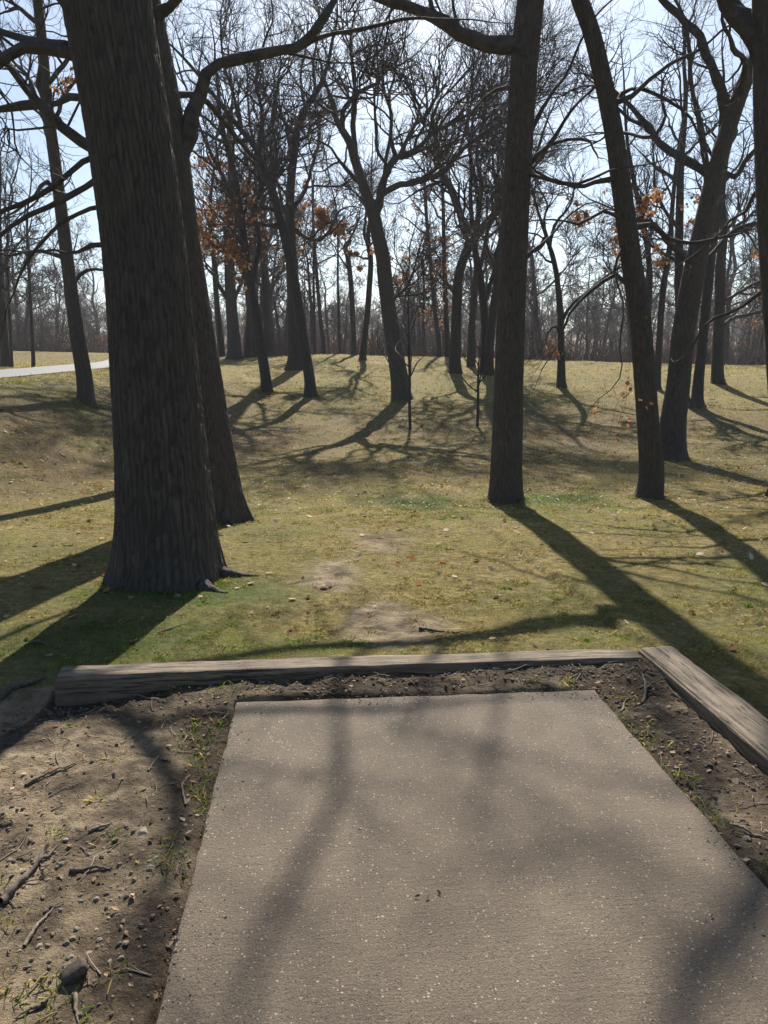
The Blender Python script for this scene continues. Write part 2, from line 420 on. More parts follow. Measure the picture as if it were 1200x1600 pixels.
m, t, b = newmat("asphalt"); ASPHALT = m
tc = N(t, "ShaderNodeTexCoord"); nz = N(t, "ShaderNodeTexNoise", Scale=40.0, Detail=6.0, Roughness=.8); t.links.new(tc.outputs["Object"], nz.inputs[0])
t.links.new(ramp(t, nz.outputs[0], [(.3, (.085, .085, .085)), (.7, (.15, .148, .145))]).outputs[0], b.inputs["Base Color"]); b.inputs["Roughness"].default_value = .7

# ------------------------------------------------------------------ ground sheet
def spaced(lo, a, b, hi, fine, g):
    s = list(np.arange(a, b + 1e-6, fine)); st, x = fine, b
    while x < hi: st *= g; x += st; s.append(x)
    st, x, L = fine, a, []
    while x > lo: st *= g; x -= st; L.append(x)
    return np.array(L[::-1] + s)
gx = spaced(-520, -2.7, 2.7, 520, .022, 1.055); gy = spaced(-60, 1.2, 5.0, 640, .022, 1.03)
X, Y = np.meshgrid(gx, gy)
Z = ground_z(X, Y)
nx, ny = len(gx), len(gy)
ii = (np.arange(ny - 1)[:, None] * nx + np.arange(nx - 1)[None]).ravel()
gq = np.stack([ii, ii + 1, ii + nx + 1, ii + nx], 1)
gv = np.stack([X, Y, Z], -1).reshape(-1, 3)
g_ = obj("ground", mesh("ground", gv, gq, None, GROUND, None, True,
         {"dirt": dirt_mask(X, Y).ravel(), "green": green_mask(X, Y).ravel(), "litter": litter_mask(X, Y).ravel(), "humus": humus_mask(X, Y).ravel()}))
tag(g_, "uneven winter lawn of dry grass with bare soil round the concrete pad", None, None, "structure")

# road on the left bank
rc = resample([(-30, 3), (-22, 9), (-17.5, 17), (-15.6, 25), (-16.0, 33), (-16.9, 42), (-18.0, 50), (-19.2, 60), (-20.5, 72), (-24, 88)], 120)
rd = norm(np.gradient(rc, axis=0)); rn = np.stack([rd[:, 1], -rd[:, 0]], 1)
rw = np.linspace(-2.1, 2.1, 9)
rp = rc[:, None] + rn[:, None] * rw[None, :, None]
rz = terrain_base(rp[..., 0], rp[..., 1]) + .03
k = np.arange(119)[:, None] * 9 + np.arange(8)[None]
rq = np.stack([k, k + 1, k + 10, k + 9], -1).reshape(-1, 4)
tag(obj("road", mesh("road", np.concatenate([rp, rz[..., None]], -1).reshape(-1, 3), rq, None, ASPHALT, None, True)), "pale asphalt park road on the grassy bank", None, None, "structure")

# ------------------------------------------------------------------ concrete pad
def slab(name, w, l, zt, zb, mat, bev=.012, step=.03):
    """a slab whose front edge is at local y=0 and reaches back to -l, with a worn, rounded rim"""
    prof = [(-.0, zb), (-.0, zt - bev), (-bev * .3, zt - bev * .3), (-bev, zt)]
    nxs, nys = int(w / step), int(l / step)
    per = [(-w/2 + w * i / nxs, 0) for i in range(nxs)] + [(w/2, -l * i / nys) for i in range(nys)] + [(w/2 - w * i / nxs, -l) for i in range(nxs)] + [(-w/2, -l + l * i / nys) for i in range(nys)]
    per = np.array(per); M = len(per)
    V, q = [], []
    cx, cy = 0, -l / 2
    wob = (fbm(per[:, 0] * 9, per[:, 1] * 9, 71, 3) - .5) * .016
    for off, z in prof:
        s = np.stack([np.clip(per[:, 0], -w/2 - off, w/2 + off), np.clip(per[:, 1], -l - off, off)], 1)
        dirn = norm(np.stack([per[:, 0] / (w/2), (per[:, 1] - cy) / (l/2)], 1) ** 9)
        s = s + dirn * wob[:, None]
        V.append(np.concatenate([s, np.full((M, 1), z)], 1))
    for r in range(len(prof) - 1):
        i = np.arange(M); j = (i + 1) % M
        q.append(np.stack([r * M + j, r * M + i, (r + 1) * M + i, (r + 1) * M + j], 1))
    V = np.concatenate(V); last = (len(prof) - 1) * M
    V = np.concatenate([V, [[0, -l / 2, zt]]])
    i = np.arange(M); tr = np.stack([last + (i + 1) % M, last + i, np.full(M, len(V) - 1)], 1)
    return mesh(name, V, np.concatenate(q), tr, mat, None, False)
pad = obj("concrete_pad", slab("concrete_pad", PAD_W, PAD_L, .025, -.12, CONC), None, (PAD_C[0], PAD_C[1], 0))
pad.rotation_euler.z = PAD_YAW
tag(pad, "worn exposed aggregate concrete tee pad set in bare soil", "concrete pad")

# ------------------------------------------------------------------ timbers
def timber(name, L, w, h, seed, n=220, S=72):
    """a rough squared beam along local +x from 0 to L, top at z=h"""
    th = (np.arange(S) + .5) / S * 2 * math.pi
    e = .13
    cs = np.sign(np.cos(th)) * np.abs(np.cos(th)) ** e * w / 2; cz = np.sign(np.sin(th)) * np.abs(np.sin(th)) ** e * h / 2
    x = np.concatenate([[0, .004, .012], np.linspace(.03, L - .03, n), [L - .012, L - .004, L]])
    sc = np.concatenate([[.86, .95, .985], np.ones(n), [.985, .95, .86]])
    Xg, Yg, Zg = x[:, None] * np.ones(S), sc[:, None] * cs, sc[:, None] * cz
    d = 1 - .012 * vn3(Xg * 6, Yg * 30, Zg * 30, seed) ** 2 - .05 * np.clip(vn3(Xg * 9, Yg * 60, Zg * 60, seed + 1) - .68, 0, 1) - .05 * vn3(Xg * 4, Yg * 6, Zg * 6, seed + 2) - .03 * vn3(Xg * 14, Yg * 16, Zg * 16, seed + 9)
    edge = (np.abs(np.cos(th)) * np.abs(np.sin(th)) * 2) ** 4
    d = d - edge[None] * .16 * np.clip(vn3(Xg * 6, Yg * 4, Zg * 4, seed + 4) - .3, 0, 1)
    bow = .012 * (vn2(x * .8, x * 0, seed + 3) - .5)
    Xe = Xg + np.where((x < .02) | (x > L - .02), 1, 0)[:, None] * (vn3(Yg * 20, Zg * 20, Xg, seed + 7) - .5) * .012
    V = np.stack([Xe, Yg * d + bow[:, None], Zg * d + h / 2], -1).reshape(-1, 3)
    K = len(x); i = np.arange(K - 1)[:, None] * S + np.arange(S)[None]; i2 = np.arange(K - 1)[:, None] * S + (np.arange(S)[None] + 1) % S
    q = np.stack([i, i + S, i2 + S, i2], -1).reshape(-1, 4)
    V = np.concatenate([V, [[0.002, 0, h / 2], [L - .002, 0, h / 2]]])
    j = np.arange(S); jj = (j + 1) % S
    t1 = np.stack([j, jj, np.full(S, K * S)], 1); t2 = np.stack([(K - 1) * S + jj, (K - 1) * S + j, np.full(S, K * S + 1)], 1)
    return mesh(name, V, q, np.concatenate([t1, t2]), WOOD, None, True)
dl = TIM_B - TIM_A; L1 = float(np.linalg.norm(dl))
ft = obj("timber_edging", timber("timber_edging", L1, .165, .22, 3), None, (TIM_A[0], TIM_A[1], -.095))
ft.rotation_euler = (0, R(.75), math.atan2(dl[1], dl[0]))
tag(ft, "long weathered brown timber lying across the front of the concrete pad", "timber", "timbers edging the pad")
dr = RT_B - RT_A; L2 = float(np.linalg.norm(dr))
rt = obj("timber_edging", timber("timber_edging", L2, .225, .22, 11), None, (RT_A[0], RT_A[1], -.135))
rt.rotation_euler = (0, 0, math.atan2(dr[1], dr[0]))
tag(rt, "wide pale weathered timber running along the side of the pad", "timber", "timbers edging the pad")

# ------------------------------------------------------------------ trees
def spawn(rng, P, Rd, n_per_m, tmin, tmax, ang, ratio, K, sigma, up, rratio, rmin, lmin=.15, lmax=9.0, cap=None):
    Nn, Kp, _ = P.shape
    seg = np.linalg.norm(np.diff(P, axis=1), axis=2).sum(1)
    cnt = rng.poisson(np.clip(seg * n_per_m, 1.5, 60))
    par = np.repeat(np.arange(Nn), cnt)
    if cap and len(par) > cap: par = rng.choice(par, cap, replace=False)
    M = len(par)
    t = tmin + (tmax - tmin) * rng.random(M) ** .85
    f = t * (Kp - 1); i = np.minimum(f.astype(int), Kp - 2); w = (f - i)[:, None]
    p0 = P[par, i] * (1 - w) + P[par, i + 1] * w
    rp_ = Rd[par, i] * (1 - w[:, 0]) + Rd[par, i + 1] * w[:, 0]
    T = norm(P[par, i + 1] - P[par, i])
    pr = norm(np.cross(T, rng.normal(size=(M, 3))))
    a = R(ang[0]) + (R(ang[1]) - R(ang[0])) * rng.random(M)
    d = norm(T * np.cos(a)[:, None] + pr * np.sin(a)[:, None])
    ln = np.clip(seg[par] * ratio * (1.12 - .75 * t) * (.55 + .8 * rng.random(M)), lmin, lmax)
    r0 = np.minimum(rp_ * rratio, ln * .026 + rmin)
    return march(rng, p0, d, ln, r0, K, sigma, up, rmin)

def march(rng, p0, d, ln, r0, K, sigma, up, rmin):
    M = len(p0); P = np.zeros((M, K, 3)); P[:, 0] = p0; st = (ln / (K - 1))[:, None]
    upv = np.array([0, 0, 1.0])
    for k in range(1, K):
        d = norm(d + rng.normal(size=(M, 3)) * sigma + upv * up)
        P[:, k] = P[:, k - 1] + d * st * (.8 + .4 * rng.random((M, 1)))
    s = np.linspace(0, 1, K)[None]
    return P, np.maximum(r0[:, None] * (1 - s) ** .8 + rmin * .6, rmin * .6)

def leaf_mesh(rng, pts, size, cols):
    n = len(pts)
    d = norm(rng.normal(size=(n, 3)) + np.array([0, 0, -.9])); s = norm(np.cross(d, rng.normal(size=(n, 3)))); nn = np.cross(d, s)
    L = (size[0] + (size[1] - size[0]) * rng.random(n))[:, None]; W = L * (.30 + .25 * rng.random((n, 1))); bend = L * (.05 + .28 * rng.random((n, 1)))
    V = np.stack([pts, pts + d * L * .45 + s * W + nn * bend, pts + d * L + nn * bend * .3, pts + d * L * .5 - s * W + nn * bend], 1)
    k = np.arange(n)[:, None] * 4
    tr = np.concatenate([k + [[0, 1, 2]], k + [[0, 2, 3]]])
    c = cols[rng.integers(0, len(cols), n)] * (.7 + .6 * rng.random((n, 1)))
    return V.reshape(-1, 3), tr, np.repeat(c, 4, 0)
RUST = np.array([(.36, .165, .075), (.44, .24, .12), (.28, .12, .055), (.46, .29, .17)])

def trunk_mesh(name, P, S, bark=0.0, flare=.55, seed=0, mat=None, step=None, roots=6):
    """P [n,4]: points and radius; grows roots at the foot; bark = depth of real furrows"""
    L = np.linalg.norm(np.diff(P[:, :3], axis=0), axis=1).sum()
    n = max(14, int(L / (step or max(.12, L / 70)))) 
    Q = resample(P, n)
    c, r = Q[:, :3], np.maximum(Q[:, 3], .004)
    T = norm(np.gradient(c, axis=0))
    A = norm(np.cross(np.broadcast_to([0, 1.0, 0], T.shape), T)); B = np.cross(T, A)
    th = np.arange(S) / S * 2 * math.pi
    r0 = P[0, 3]; h = (c[:, 2] - c[0, 2])
    hh = np.maximum(h, 0)[:, None]
    lob = vn3(np.cos(th) * roots * .38 + 5, np.sin(th) * roots * .38, np.zeros(S), seed)[None]
    g = 1 + flare * np.exp(-hh / (r0 * .75)) * (.15 + 1.9 * lob ** 2) + .10 * np.exp(-hh / (r0 * 3))
    wob = 1 + .07 * (vn3(np.cos(th)[None] * 1.3 + 3, np.sin(th)[None] * 1.3, h[:, None] / (r0 * 5), seed + 1) - .5)
    rr = r[:, None] * g * wob
    if bark > 0:
        nr = max(12, round(2 * math.pi * r0 / .046))
        Zh = h[:, None] + 0 * th[None]; cx = np.cos(th)[None] * r0 + 0 * Zh; cy = np.sin(th)[None] * r0 + 0 * Zh
        wa = vn3(cx / .13, cy / .13, Zh / .42, seed + 2) + .8 * vn3(cx / .04, cy / .04, Zh / .09, seed + 3)
        ph = th[None] * nr / 2 + wa * 2.3
        rid = np.abs(np.sin(ph)) ** .65
        cut = ss(.26, .44, vn3(cx / .03, cy / .03, Zh / .055, seed + 4))
        fine = vn3(cx / .014, cy / .014, Zh / .03, seed + 5)
        fur = rid * (.25 + .75 * cut)
        rr = rr + bark * (fur - .6) + bark * .40 * (fine - .5)
    if bark <= 0: fur = np.full(rr.shape, .6)
    V = c[:, None] + rr[..., None] * (A[:, None] * np.cos(th)[None, :, None] + B[:, None] * np.sin(th)[None, :, None])
    K = n; i = np.arange(K - 1)[:, None] * S + np.arange(S)[None]; i2 = np.arange(K - 1)[:, None] * S + (np.arange(S)[None] + 1) % S
    q = np.stack([i, i2, i2 + S, i + S], -1).reshape(-1, 4)
    V = np.concatenate([V.reshape(-1, 3), c[-1:]]); j = np.arange(S)
    tr = np.stack([(K - 1) * S + j, (K - 1) * S + (j + 1) % S, np.full(S, K * S)], 1)
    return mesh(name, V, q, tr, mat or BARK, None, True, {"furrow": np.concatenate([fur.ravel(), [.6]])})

def crown_bag(rng, limbs, rmin, dens=(1.0, 1.0, 1.0), up=(.07, .10, .09), ratios=(.58, .60, .70), caps=(400, 2600, 9000), ang=(30, 70), kink=.24, sides=(9, 5, 4, 3), rr1=.62):
    """limbs: list of [n,4] polylines. Returns the mesh bag and the twig tips"""
    K = 14
    LP = np.stack([resample(l, K)[:, :3] for l in limbs]); LR = np.stack([np.maximum(resample(l, K)[:, 3], rmin) for l in limbs])
    bag = Bag()
    for l in limbs:
        n = max(8, min(40, int(np.linalg.norm(np.diff(np.asarray(l)[:, :3], axis=0), axis=1).sum() / .22)))
        q = resample(l, n); s = np.concatenate([[0], np.cumsum(np.linalg.norm(np.diff(q[:, :3], axis=0), axis=1))])
        rr = np.maximum(q[:, 3], rmin) * (1 + .22 * np.exp(-s / (q[0, 3] * 2.0 + .02))) * (1 + .26 * (rng.random(n) - .5))
        q[:, :3] += rng.normal(size=(n, 3)) * (q[:, 3:4] * .17)
        V, f = tubes(q[None, :, :3], rr[None], sides[0]); bag.add(V, f)
    P1, R1 = spawn(rng, LP, LR, 1.7 * dens[0], .20, 1.0, ang, ratios[0], 9, kink, up[0], rr1, rmin, .6, 6, caps[0])
    P2, R2 = spawn(rng, P1, R1, 2.9 * dens[1], .22, 1.0, ang, ratios[1], 6, kink * .8, up[1], .62, rmin, .35, 3, caps[1])
    P3, R3 = spawn(rng, P2, R2, 6.0 * dens[2], .22, 1.0, (22, 50), ratios[2], 5, kink * .55, up[2], .7, rmin, .22, 1.6, caps[2])
    for P, Rr, S in ((P1, R1, sides[1]), (P2, R2, sides[2]), (P3, R3, sides[3])):
        V, f = tubes(P, Rr, S); bag.add(V, f)
    return bag, P1, P3

def auto_limbs(rng, P, z0, n, length, ang=(45, 75), up=.10, sig=.20, rr=.5, K=9):
    """limbs sprouting from a trunk polyline above height z0 (a fraction 0..1 of its points)"""
    Q = resample(P, 60); out = []
    for k in range(n):
        t = z0 + (1 - z0) * ((k + rng.random()) / n) ** .9
        i = min(int(t * 59), 57)
        T = norm(Q[i + 1, :3] - Q[i, :3]); az = k * 2.4 + rng.random() * 1.2
        pr = norm(np.cross(T, np.array([math.cos(az), math.sin(az), .01])))
        a = R(ang[0] + (ang[1] - ang[0]) * rng.random()) * (1 - .4 * max(0, (t - .6)))
        d = T * math.cos(a) + pr * math.sin(a)
        ln = length * (1.1 - .65 * (t - z0) / (1 - z0 + 1e-6)) * (.65 + .6 * rng.random())
        r0 = min(Q[i, 3] * rr, ln * .03)
        Pm, Rm = march(rng, Q[i:i + 1, :3], d[None], np.array([ln]), np.array([r0]), K, sig, up, .008)
        out.append(np.concatenate([Pm[0], Rm[0][:, None]], 1))
    return out

def extend(rng, P, height, sig=.10, up=.12):
    """carry a trunk on above the frame, thinning to its top"""
    P = np.asarray(P, float); top = P[0, 2] + height
    d = norm(P[-1, :3] - P[-2, :3]); p, r = P[-1, :3].copy(), P[-1, 3]
    n = max(2, int((top - p[2]) / 1.0)); out = [P]
    for k in range(n):
        d = norm(d + rng.normal(size=3) * sig + np.array([0, 0, up])); p = p + d * 1.0
        out.append(np.array([[*p, max(r * (1 - (k + 1) / n) ** .75, .02)]]))
    return np.concatenate(out)

TRUNKS = []          # feet, for keeping grass out of the bark
def tree(name, label, D, pts, H, limbs=(), nl=10, z0=.45, length=5.0, S=28, bark=0.0, step=None, seed=1, group=None, leaves=0, leaf_at=(), flare=.55,
         dens=(1, 1, 1), caps=(320, 2200, 8000), rmin=None, cat="tree", crown_kw=None, lang=(45, 75), lup=.10, mat=None, leaf_r=1.2, leaf_size=(.10, .17), twiggy=None):
    rng = np.random.default_rng(seed)
    twiggy = D < 24 if twiggy is None else twiggy
    P = []
    for e in pts:
        u, v, w = e[:3]; p, dep = at(u, v, D + (e[3] if len(e) > 3 else 0)); P.append([*p, w * .5 * dep / F])
    P = np.array(P)
    z = float(ground_z(P[0, 0], P[0, 1], False)); err = P[0, 2] - z
    print(f"  {name:14s} u{pts[0][0]:6.0f} D{D:5.1f} wanted z {P[0,2]:6.2f} terrain {z:6.2f} diff {err:5.2f}")
    base = np.array([P[0, 0], P[0, 1], z])
    TRUNKS.append((P[0, 0], P[0, 1], P[0, 3]))
    P[0, 2] = z - .12
    P[0, 3] = P[1, 3] * 1.04 if len(P) > 1 else P[0, 3]
    full = extend(rng, P, H) if P[-1, 2] < z + H - 1 else P
    full[:, :3] -= base
    L = []
    for lim in limbs:
        q = []
        for e in lim:
            p, dep = at(e[0], e[1], D + (e[3] if len(e) > 3 else 0)); q.append([*(p - base), e[2] * .5 * dep / F])
        q = np.array(q); fq = resample(full, 200); dd = np.linalg.norm(fq[:, :3] - q[0, :3], axis=1); i = int(np.argmin(dd))
        if dd[i] < 2.4 * fq[i, 3]:                      # a limb that leaves the trunk starts inside the trunk
            i = max(0, i - 2); q[0, :3] = fq[i, :3]; q[0, 3] = min(q[0, 3], fq[i, 3] * .72)
        e = norm(q[-1, :3] - q[-2, :3]); r_ = q[-1, 3]          # carry each limb on to a fine tip
        tp, tr_ = march(rng, q[-1:, :3], e[None], np.array([min(2.6, .7 + r_ * 40)]), np.array([r_ * .9]), 6, .22, .04, .003)
        L.append(np.concatenate([q, np.concatenate([tp[0, 1:], tr_[0, 1:, None]], 1)]))
    n_exp = len(L)
    L += auto_limbs(rng, full, z0, nl, length, ang=lang, up=lup)
    root = empty(name, base); tag(root, label, cat, group)
    obj("trunk", trunk_mesh("trunk", full, S, bark, flare, seed, mat or (BARK_BIG if bark else BARK), step), root)
    if bark:                                             # surface roots running out from the foot
        R0 = P[0, 3]
        for k in range(5):
            az = k * 1.2566 + rng.uniform(-.4, .4) + .5; dv = np.array([math.cos(az), math.sin(az), 0]); ln = R0 * rng.uniform(.9, 1.5)
            s_ = np.linspace(0, 1, 7)[:, None]; side = np.array([-dv[1], dv[0], 0])
            c_ = dv * (R0 * .55 + s_ * ln) + side * (rng.normal() * .25 * R0 * s_ ** 2)
            rr_ = R0 * (.30 * (1 - s_[:, 0]) ** 1.3 + .05)
            c_[:, 2] = ground_z(base[0] + c_[:, 0], base[1] + c_[:, 1], False) - z + rr_ * (.75 * (1 - s_[:, 0]) - .35) + .25 * R0 * (1 - s_[:, 0]) ** 3
            Qr = resample(np.concatenate([c_, rr_[:, None]], 1), 24); Qr[:, :3] += rng.normal(size=(24, 3)) * Qr[:, 3:] * .05
            V_, f_ = tubes(Qr[None, :, :3], Qr[None, :, 3] * (1 + .2 * (rng.random(24) - .5))[None], 14)
            obj("root", mesh("root", V_, f_, None, BARK_BIG, None, True, {"furrow": np.full(len(V_), .5)}), root)
    rm = rmin or max(.003, D * .00013)
    if twiggy and n_exp:                                 # near limbs carry their own dense twigs
        bag, P1, P3 = crown_bag(rng, L[:n_exp], .0024, (1.1, .85, .85), caps=(90, 520, 2600), rr1=.26, ratios=(.42, .60, .70),  **(crown_kw or {}))
        bag2, P1b, P3b = crown_bag(rng, L[n_exp:], rm, dens, caps=caps, **(crown_kw or {}))
        bag.add(np.concatenate(bag2.v), np.concatenate(bag2.q)); P1 = np.concatenate([P1, P1b]); P3 = np.concatenate([P3, P3b])
    else:
        bag, P1, P3 = crown_bag(rng, L, rm, dens, caps=caps, **(crown_kw or {}))
    obj("crown", bag.mesh("crown", BRANCH), root)
    if leaves:
        mid = P3[:, 1:].reshape(-1, 3)
        cs = []
        for e in leaf_at:
            p, _ = at(e[0], e[1], D + (e[2] if len(e) > 2 else 0)); cs.append(p - base)
        if not cs:
            cand = P1[:, 4]; o = np.argsort(cand[:, 2])[:max(8, len(cand) // 3)]; cs = cand[rng.choice(o, 9)]
        cs = np.array(cs)
        dd = np.min(np.linalg.norm(mid[:, None] - cs[None], axis=2), axis=1)
        idx = np.where(dd < leaf_r)[0]
        if len(idx) < 5: idx = np.argsort(dd)[:60]
        pt = mid[rng.choice(idx, leaves)] + rng.normal(size=(leaves, 3)) * .06
        V, tr, c = leaf_mesh(rng, pt, leaf_size, RUST)
        obj("dry_leaves", mesh("dry_leaves", V, None, tr, LEAF, c), root)
    return root

# nearest trees, trunks seen up close
tree("oak_tree", "huge deeply furrowed oak trunk beside the pad, thickest in view", 6.08,
     [(262, 897, 150), (258, 800, 136), (243, 600, 129), (226, 400, 124), (200, 200, 128), (166, 0, 134), (150, -110, 136)], 21,
     limbs=[[(150, 75, 34), (112, 78, 25), (60, 72, 21, .2), (25, 80, 18, .3), (0, 92, 17, .4), (-45, 130, 15, .6), (-120, 150, 10, .9)],
            [(60, 72, 15, .2), (30, 60, 12, .3), (0, 48, 10, .4), (-60, 30, 10, .6), (-130, 40, 6, .8)],
            [(140, 30, 40), (95, -2, 26, -.1), (60, -40, 22, -.2), (0, -120, 16, -.3)]],
     nl=9, z0=.42, length=6.5, S=400, bark=.015, step=.018, seed=11, flare=.38, dens=(.8, .8, .8), caps=(160, 900, 3200))
tree("oak_tree", "tall oak just behind the huge furrowed trunk, long crooked limb reaching over", 9.75,
     [(322, 806, 104), (318, 760, 100), (298, 600, 94), (268, 400, 92), (243, 200, 90), (207, 0, 86), (185, -110, 84)], 20,
     limbs=[[(262, 300, 34), (288, 226, 30), (301, 185, 23), (312, 150, 20), (325, 107, 18), (355, 96, 17, .1), (400, 84, 16, .1), (435, 82, 15, .1), (466, 74, 15, .1), (490, 50, 14, .1), (508, 25, 13, .1), (522, 0, 12, .2), (545, -60, 8, .3), (560, -140, 4, .4)],
            [(466, 74, 8, .1), (500, 58, 7.5, .2), (540, 50, 7, .4), (590, 40, 6, .6), (640, 28, 5, .8), (700, 30, 3, 1.0)],
            [(262, 160, 16), (285, 145, 11, .2), (318, 155, 9, .5), (350, 190, 7, .8), (390, 240, 4, 1.2)],
            [(220, 10, 30), (258, 14, 16, -.2), (275, 5, 13, -.3), (300, -50, 10, -.4)],
            [(220, 270, 26), (150, 235, 17, -.3), (105, 205, 15, -.4), (60, 160, 14, -.5), (30, 120, 12, -.6), (2, 88, 11, -.7), (-40, 30, 9, -.8)],
            [(60, 160, 9, -.5), (30, 162, 8, -.4), (0, 168, 6, -.3), (-50, 180, 6, -.2)],
            [(225, 150, 20), (140, 158, 12, .2), (118, 150, 11, .3), (90, 160, 10, .5), (50, 168, 8, .7), (0, 172, 6, .9)],
            [(240, 245, 18), (140, 244, 9, -.2), (110, 270, 8, -.2), (70, 300, 9, -.1), (30, 320, 8, 0), (0, 330, 7, .1)],
            [(250, 270, 20), (150, 280, 10, -.4), (120, 300, 9.5, -.5), (80, 320, 9, -.6), (40, 340, 8, -.7), (0, 368, 7, -.8), (-40, 420, 6, -.9)],
            [(255, 320, 14), (160, 322, 8, 0), (120, 335, 7, .2), (90, 355, 6, .3), (60, 385, 5, .4), (35, 420, 4, .5), (20, 460, 3, .6)],
            [(262, 370, 12), (165, 382, 8, .3), (140, 385, 7, .4), (115, 396, 5, .5), (85, 390, 4, .7), (40, 395, 3, .9)]],
     nl=7, z0=.45, length=6.0, S=240, bark=.013, step=.026, seed=12, flare=.45, dens=(.9, .9, .9), caps=(240, 1500, 5200))
tree("oak_tree", "straight dark oak standing alone beyond the pad, a thick limb bending across", 12.6,
     [(789, 788, 52), (791, 740, 47), (795, 600, 44), (802, 400, 43), (810, 250, 42), (819, 100, 42), (829, 0, 42), (845, -110, 40), (868, -210, 36), (890, -330, 32)], 21,
     limbs=[[(822, 75, 32), (800, 70, 27), (770, 71, 23), (745, 64, 22), (722, 55, 21), (700, 40, 20, .1), (680, 26, 18, .1), (640, 14, 17, .2), (600, 0, 15, .3), (560, -22, 13, .4), (500, -60, 8, .6)],
            [(690, 35, 9, .1), (677, 18, 8, .1), (671, -5, 7, .1), (660, -60, 5, .2)], [(640, 14, 7, .2), (622, -20, 6.5, .25), (616, -70, 6, .3), (626, -140, 5.5, .3), (612, -260, 5, .4), (620, -330, 5, .5)],  # the upright limb, mostly out of frame, is added to shade the pad
            [(716, 42, 5), (708, 10, 4.5), (706, -20, 4), (700, -70, 3)],
            [(812, 225, 9), (840, 185, 7, .2), (860, 150, 6, .4), (885, 115, 5, .6), (905, 70, 4, .8), (935, 20, 3, 1.0)],
            [(812, 255, 12), (838, 243, 8, .1), (858, 225, 7, .2), (875, 200, 6, .3), (890, 175, 5, .4), (925, 140, 4, .6)],
            [(806, 300, 12), (832, 272, 7, -.1), (850, 278, 6, -.2), (885, 288, 6, -.3), (915, 285, 5, -.4), (940, 270, 4, -.5), (975, 262, 3, -.6)],
            [(806, 262, 10), (838, 243, 7, .1), (862, 225, 6, .3), (890, 218, 5, .5), (920, 220, 4, .7)],
            [(800, 410, 10), (822, 400, 6, .2), (842, 385, 5, .3), (856, 374, 4, .5), (880, 345, 3, .7), (905, 325, 2.5, .9)],
            [(812, 150, 10), (790, 135, 6, .3), (775, 140, 5, .5), (745, 165, 4, .8), (730, 190, 3, 1)]],
     nl=11, z0=.42, length=6.0, S=120, bark=.010, step=.045, seed=13, flare=.45, dens=(.7, .8, .8), caps=(160, 900, 3200))
tree("oak_tree", "slim dark oak leaning strongly towards the lone straight one, crown cut by the sky", 12.65,
     [(1015, 789, 44), (1018, 740, 36), (1014, 680, 33), (1008, 600, 32), (1000, 500, 32), (986, 400, 31), (972, 300, 29), (958, 200, 28), (940, 115, 27), (924, 50, 26), (906, 0, 25), (880, -90, 23)], 18,
     limbs=[[(965, 160, 9), (975, 143, 6, .2), (1005, 140, 6, .4), (1040, 155, 5, .5), (1080, 185, 4, .6)],
            [(955, 260, 9), (930, 285, 7, -.2), (905, 292, 6, -.4), (880, 286, 5, -.6), (840, 270, 4, -.8)],
            [(966, 140, 10), (990, 148, 8, .2), (1015, 125, 7, .4), (1050, 98, 6, .6), (1090, 80, 5, .8)],
            [(990, 340, 10), (1015, 350, 8, .2), (1045, 372, 7, .4), (1080, 380, 6, .6), (1120, 372, 5, .8), (1150, 366, 4, 1)],
            [(985, 440, 9), (960, 430, 7, -.2), (930, 450, 6, -.3), (905, 470, 5, -.4), (885, 500, 4, -.5), (878, 520, 3, -.5)],
            [(980, 330, 7), (945, 330, 5, -.2), (905, 350, 4, -.3), (880, 345, 3, -.5)],
            [(975, 355, 6), (960, 420, 4, -.3), (975, 480, 3, -.5), (968, 540, 2.5, -.6), (972, 575, 2, -.7)]],
     nl=9, z0=.5, length=5.0, S=110, bark=.009, step=.045, seed=14, flare=.5, dens=(.8, .9, .9), caps=(200, 1300, 4600), leaves=26, leaf_at=[(968, 574, -.7), (970, 577, -.6)], leaf_r=.25, leaf_size=(.06, .10))
tree("oak_tree", "sturdy oak with forked top leaning away, rusty leaves hanging on its low twigs", 20.0,
     [(1050, 713, 46), (1052, 660, 38), (1060, 600, 35), (1068, 520, 34), (1080, 450, 34), (1100, 350, 30), (1118, 270, 27), (1140, 195, 25), (1165, 125, 23), (1187, 75, 21), (1205, 10, 18)], 19,
     limbs=[[(1138, 190, 20), (1130, 150, 17), (1118, 115, 15), (1103, 85, 14, .2), (1090, 55, 12, .3), (1060, 25, 11, .4), (1035, 0, 10, .5), (1010, -50, 7, .6)],
            [(1108, 350, 16), (1130, 270, 12, .3), (1150, 275, 9, .4), (1165, 250, 8, .5), (1190, 225, 6, .6)],
            [(1112, 300, 12), (1095, 200, 8, -.2), (1080, 130, 7, -.4), (1075, 60, 6, -.5)],
            [(1080, 420, 10), (1110, 400, 7, .2), (1140, 365, 6, .4), (1170, 350, 5, .6), (1200, 348, 4, .8)],
            [(1075, 400, 10), (1050, 385, 8, -.4), (1020, 350, 6, -.7), (985, 340, 5, -1.0), (955, 325, 3, -1.2)]],
     nl=13, z0=.36, length=5.5, S=90, bark=.009, step=.06, seed=15, flare=.4, dens=(1, 1, 1), caps=(320, 2200, 8000),
     leaves=255, leaf_at=[(1105, 385, -.3), (1075, 410, -.4), (1110, 425, -.2), (1065, 440, -.5), (1050, 365, -.7), (1075, 490, -.5), (1118, 420)], leaf_r=.5, leaf_size=(.09, .15))
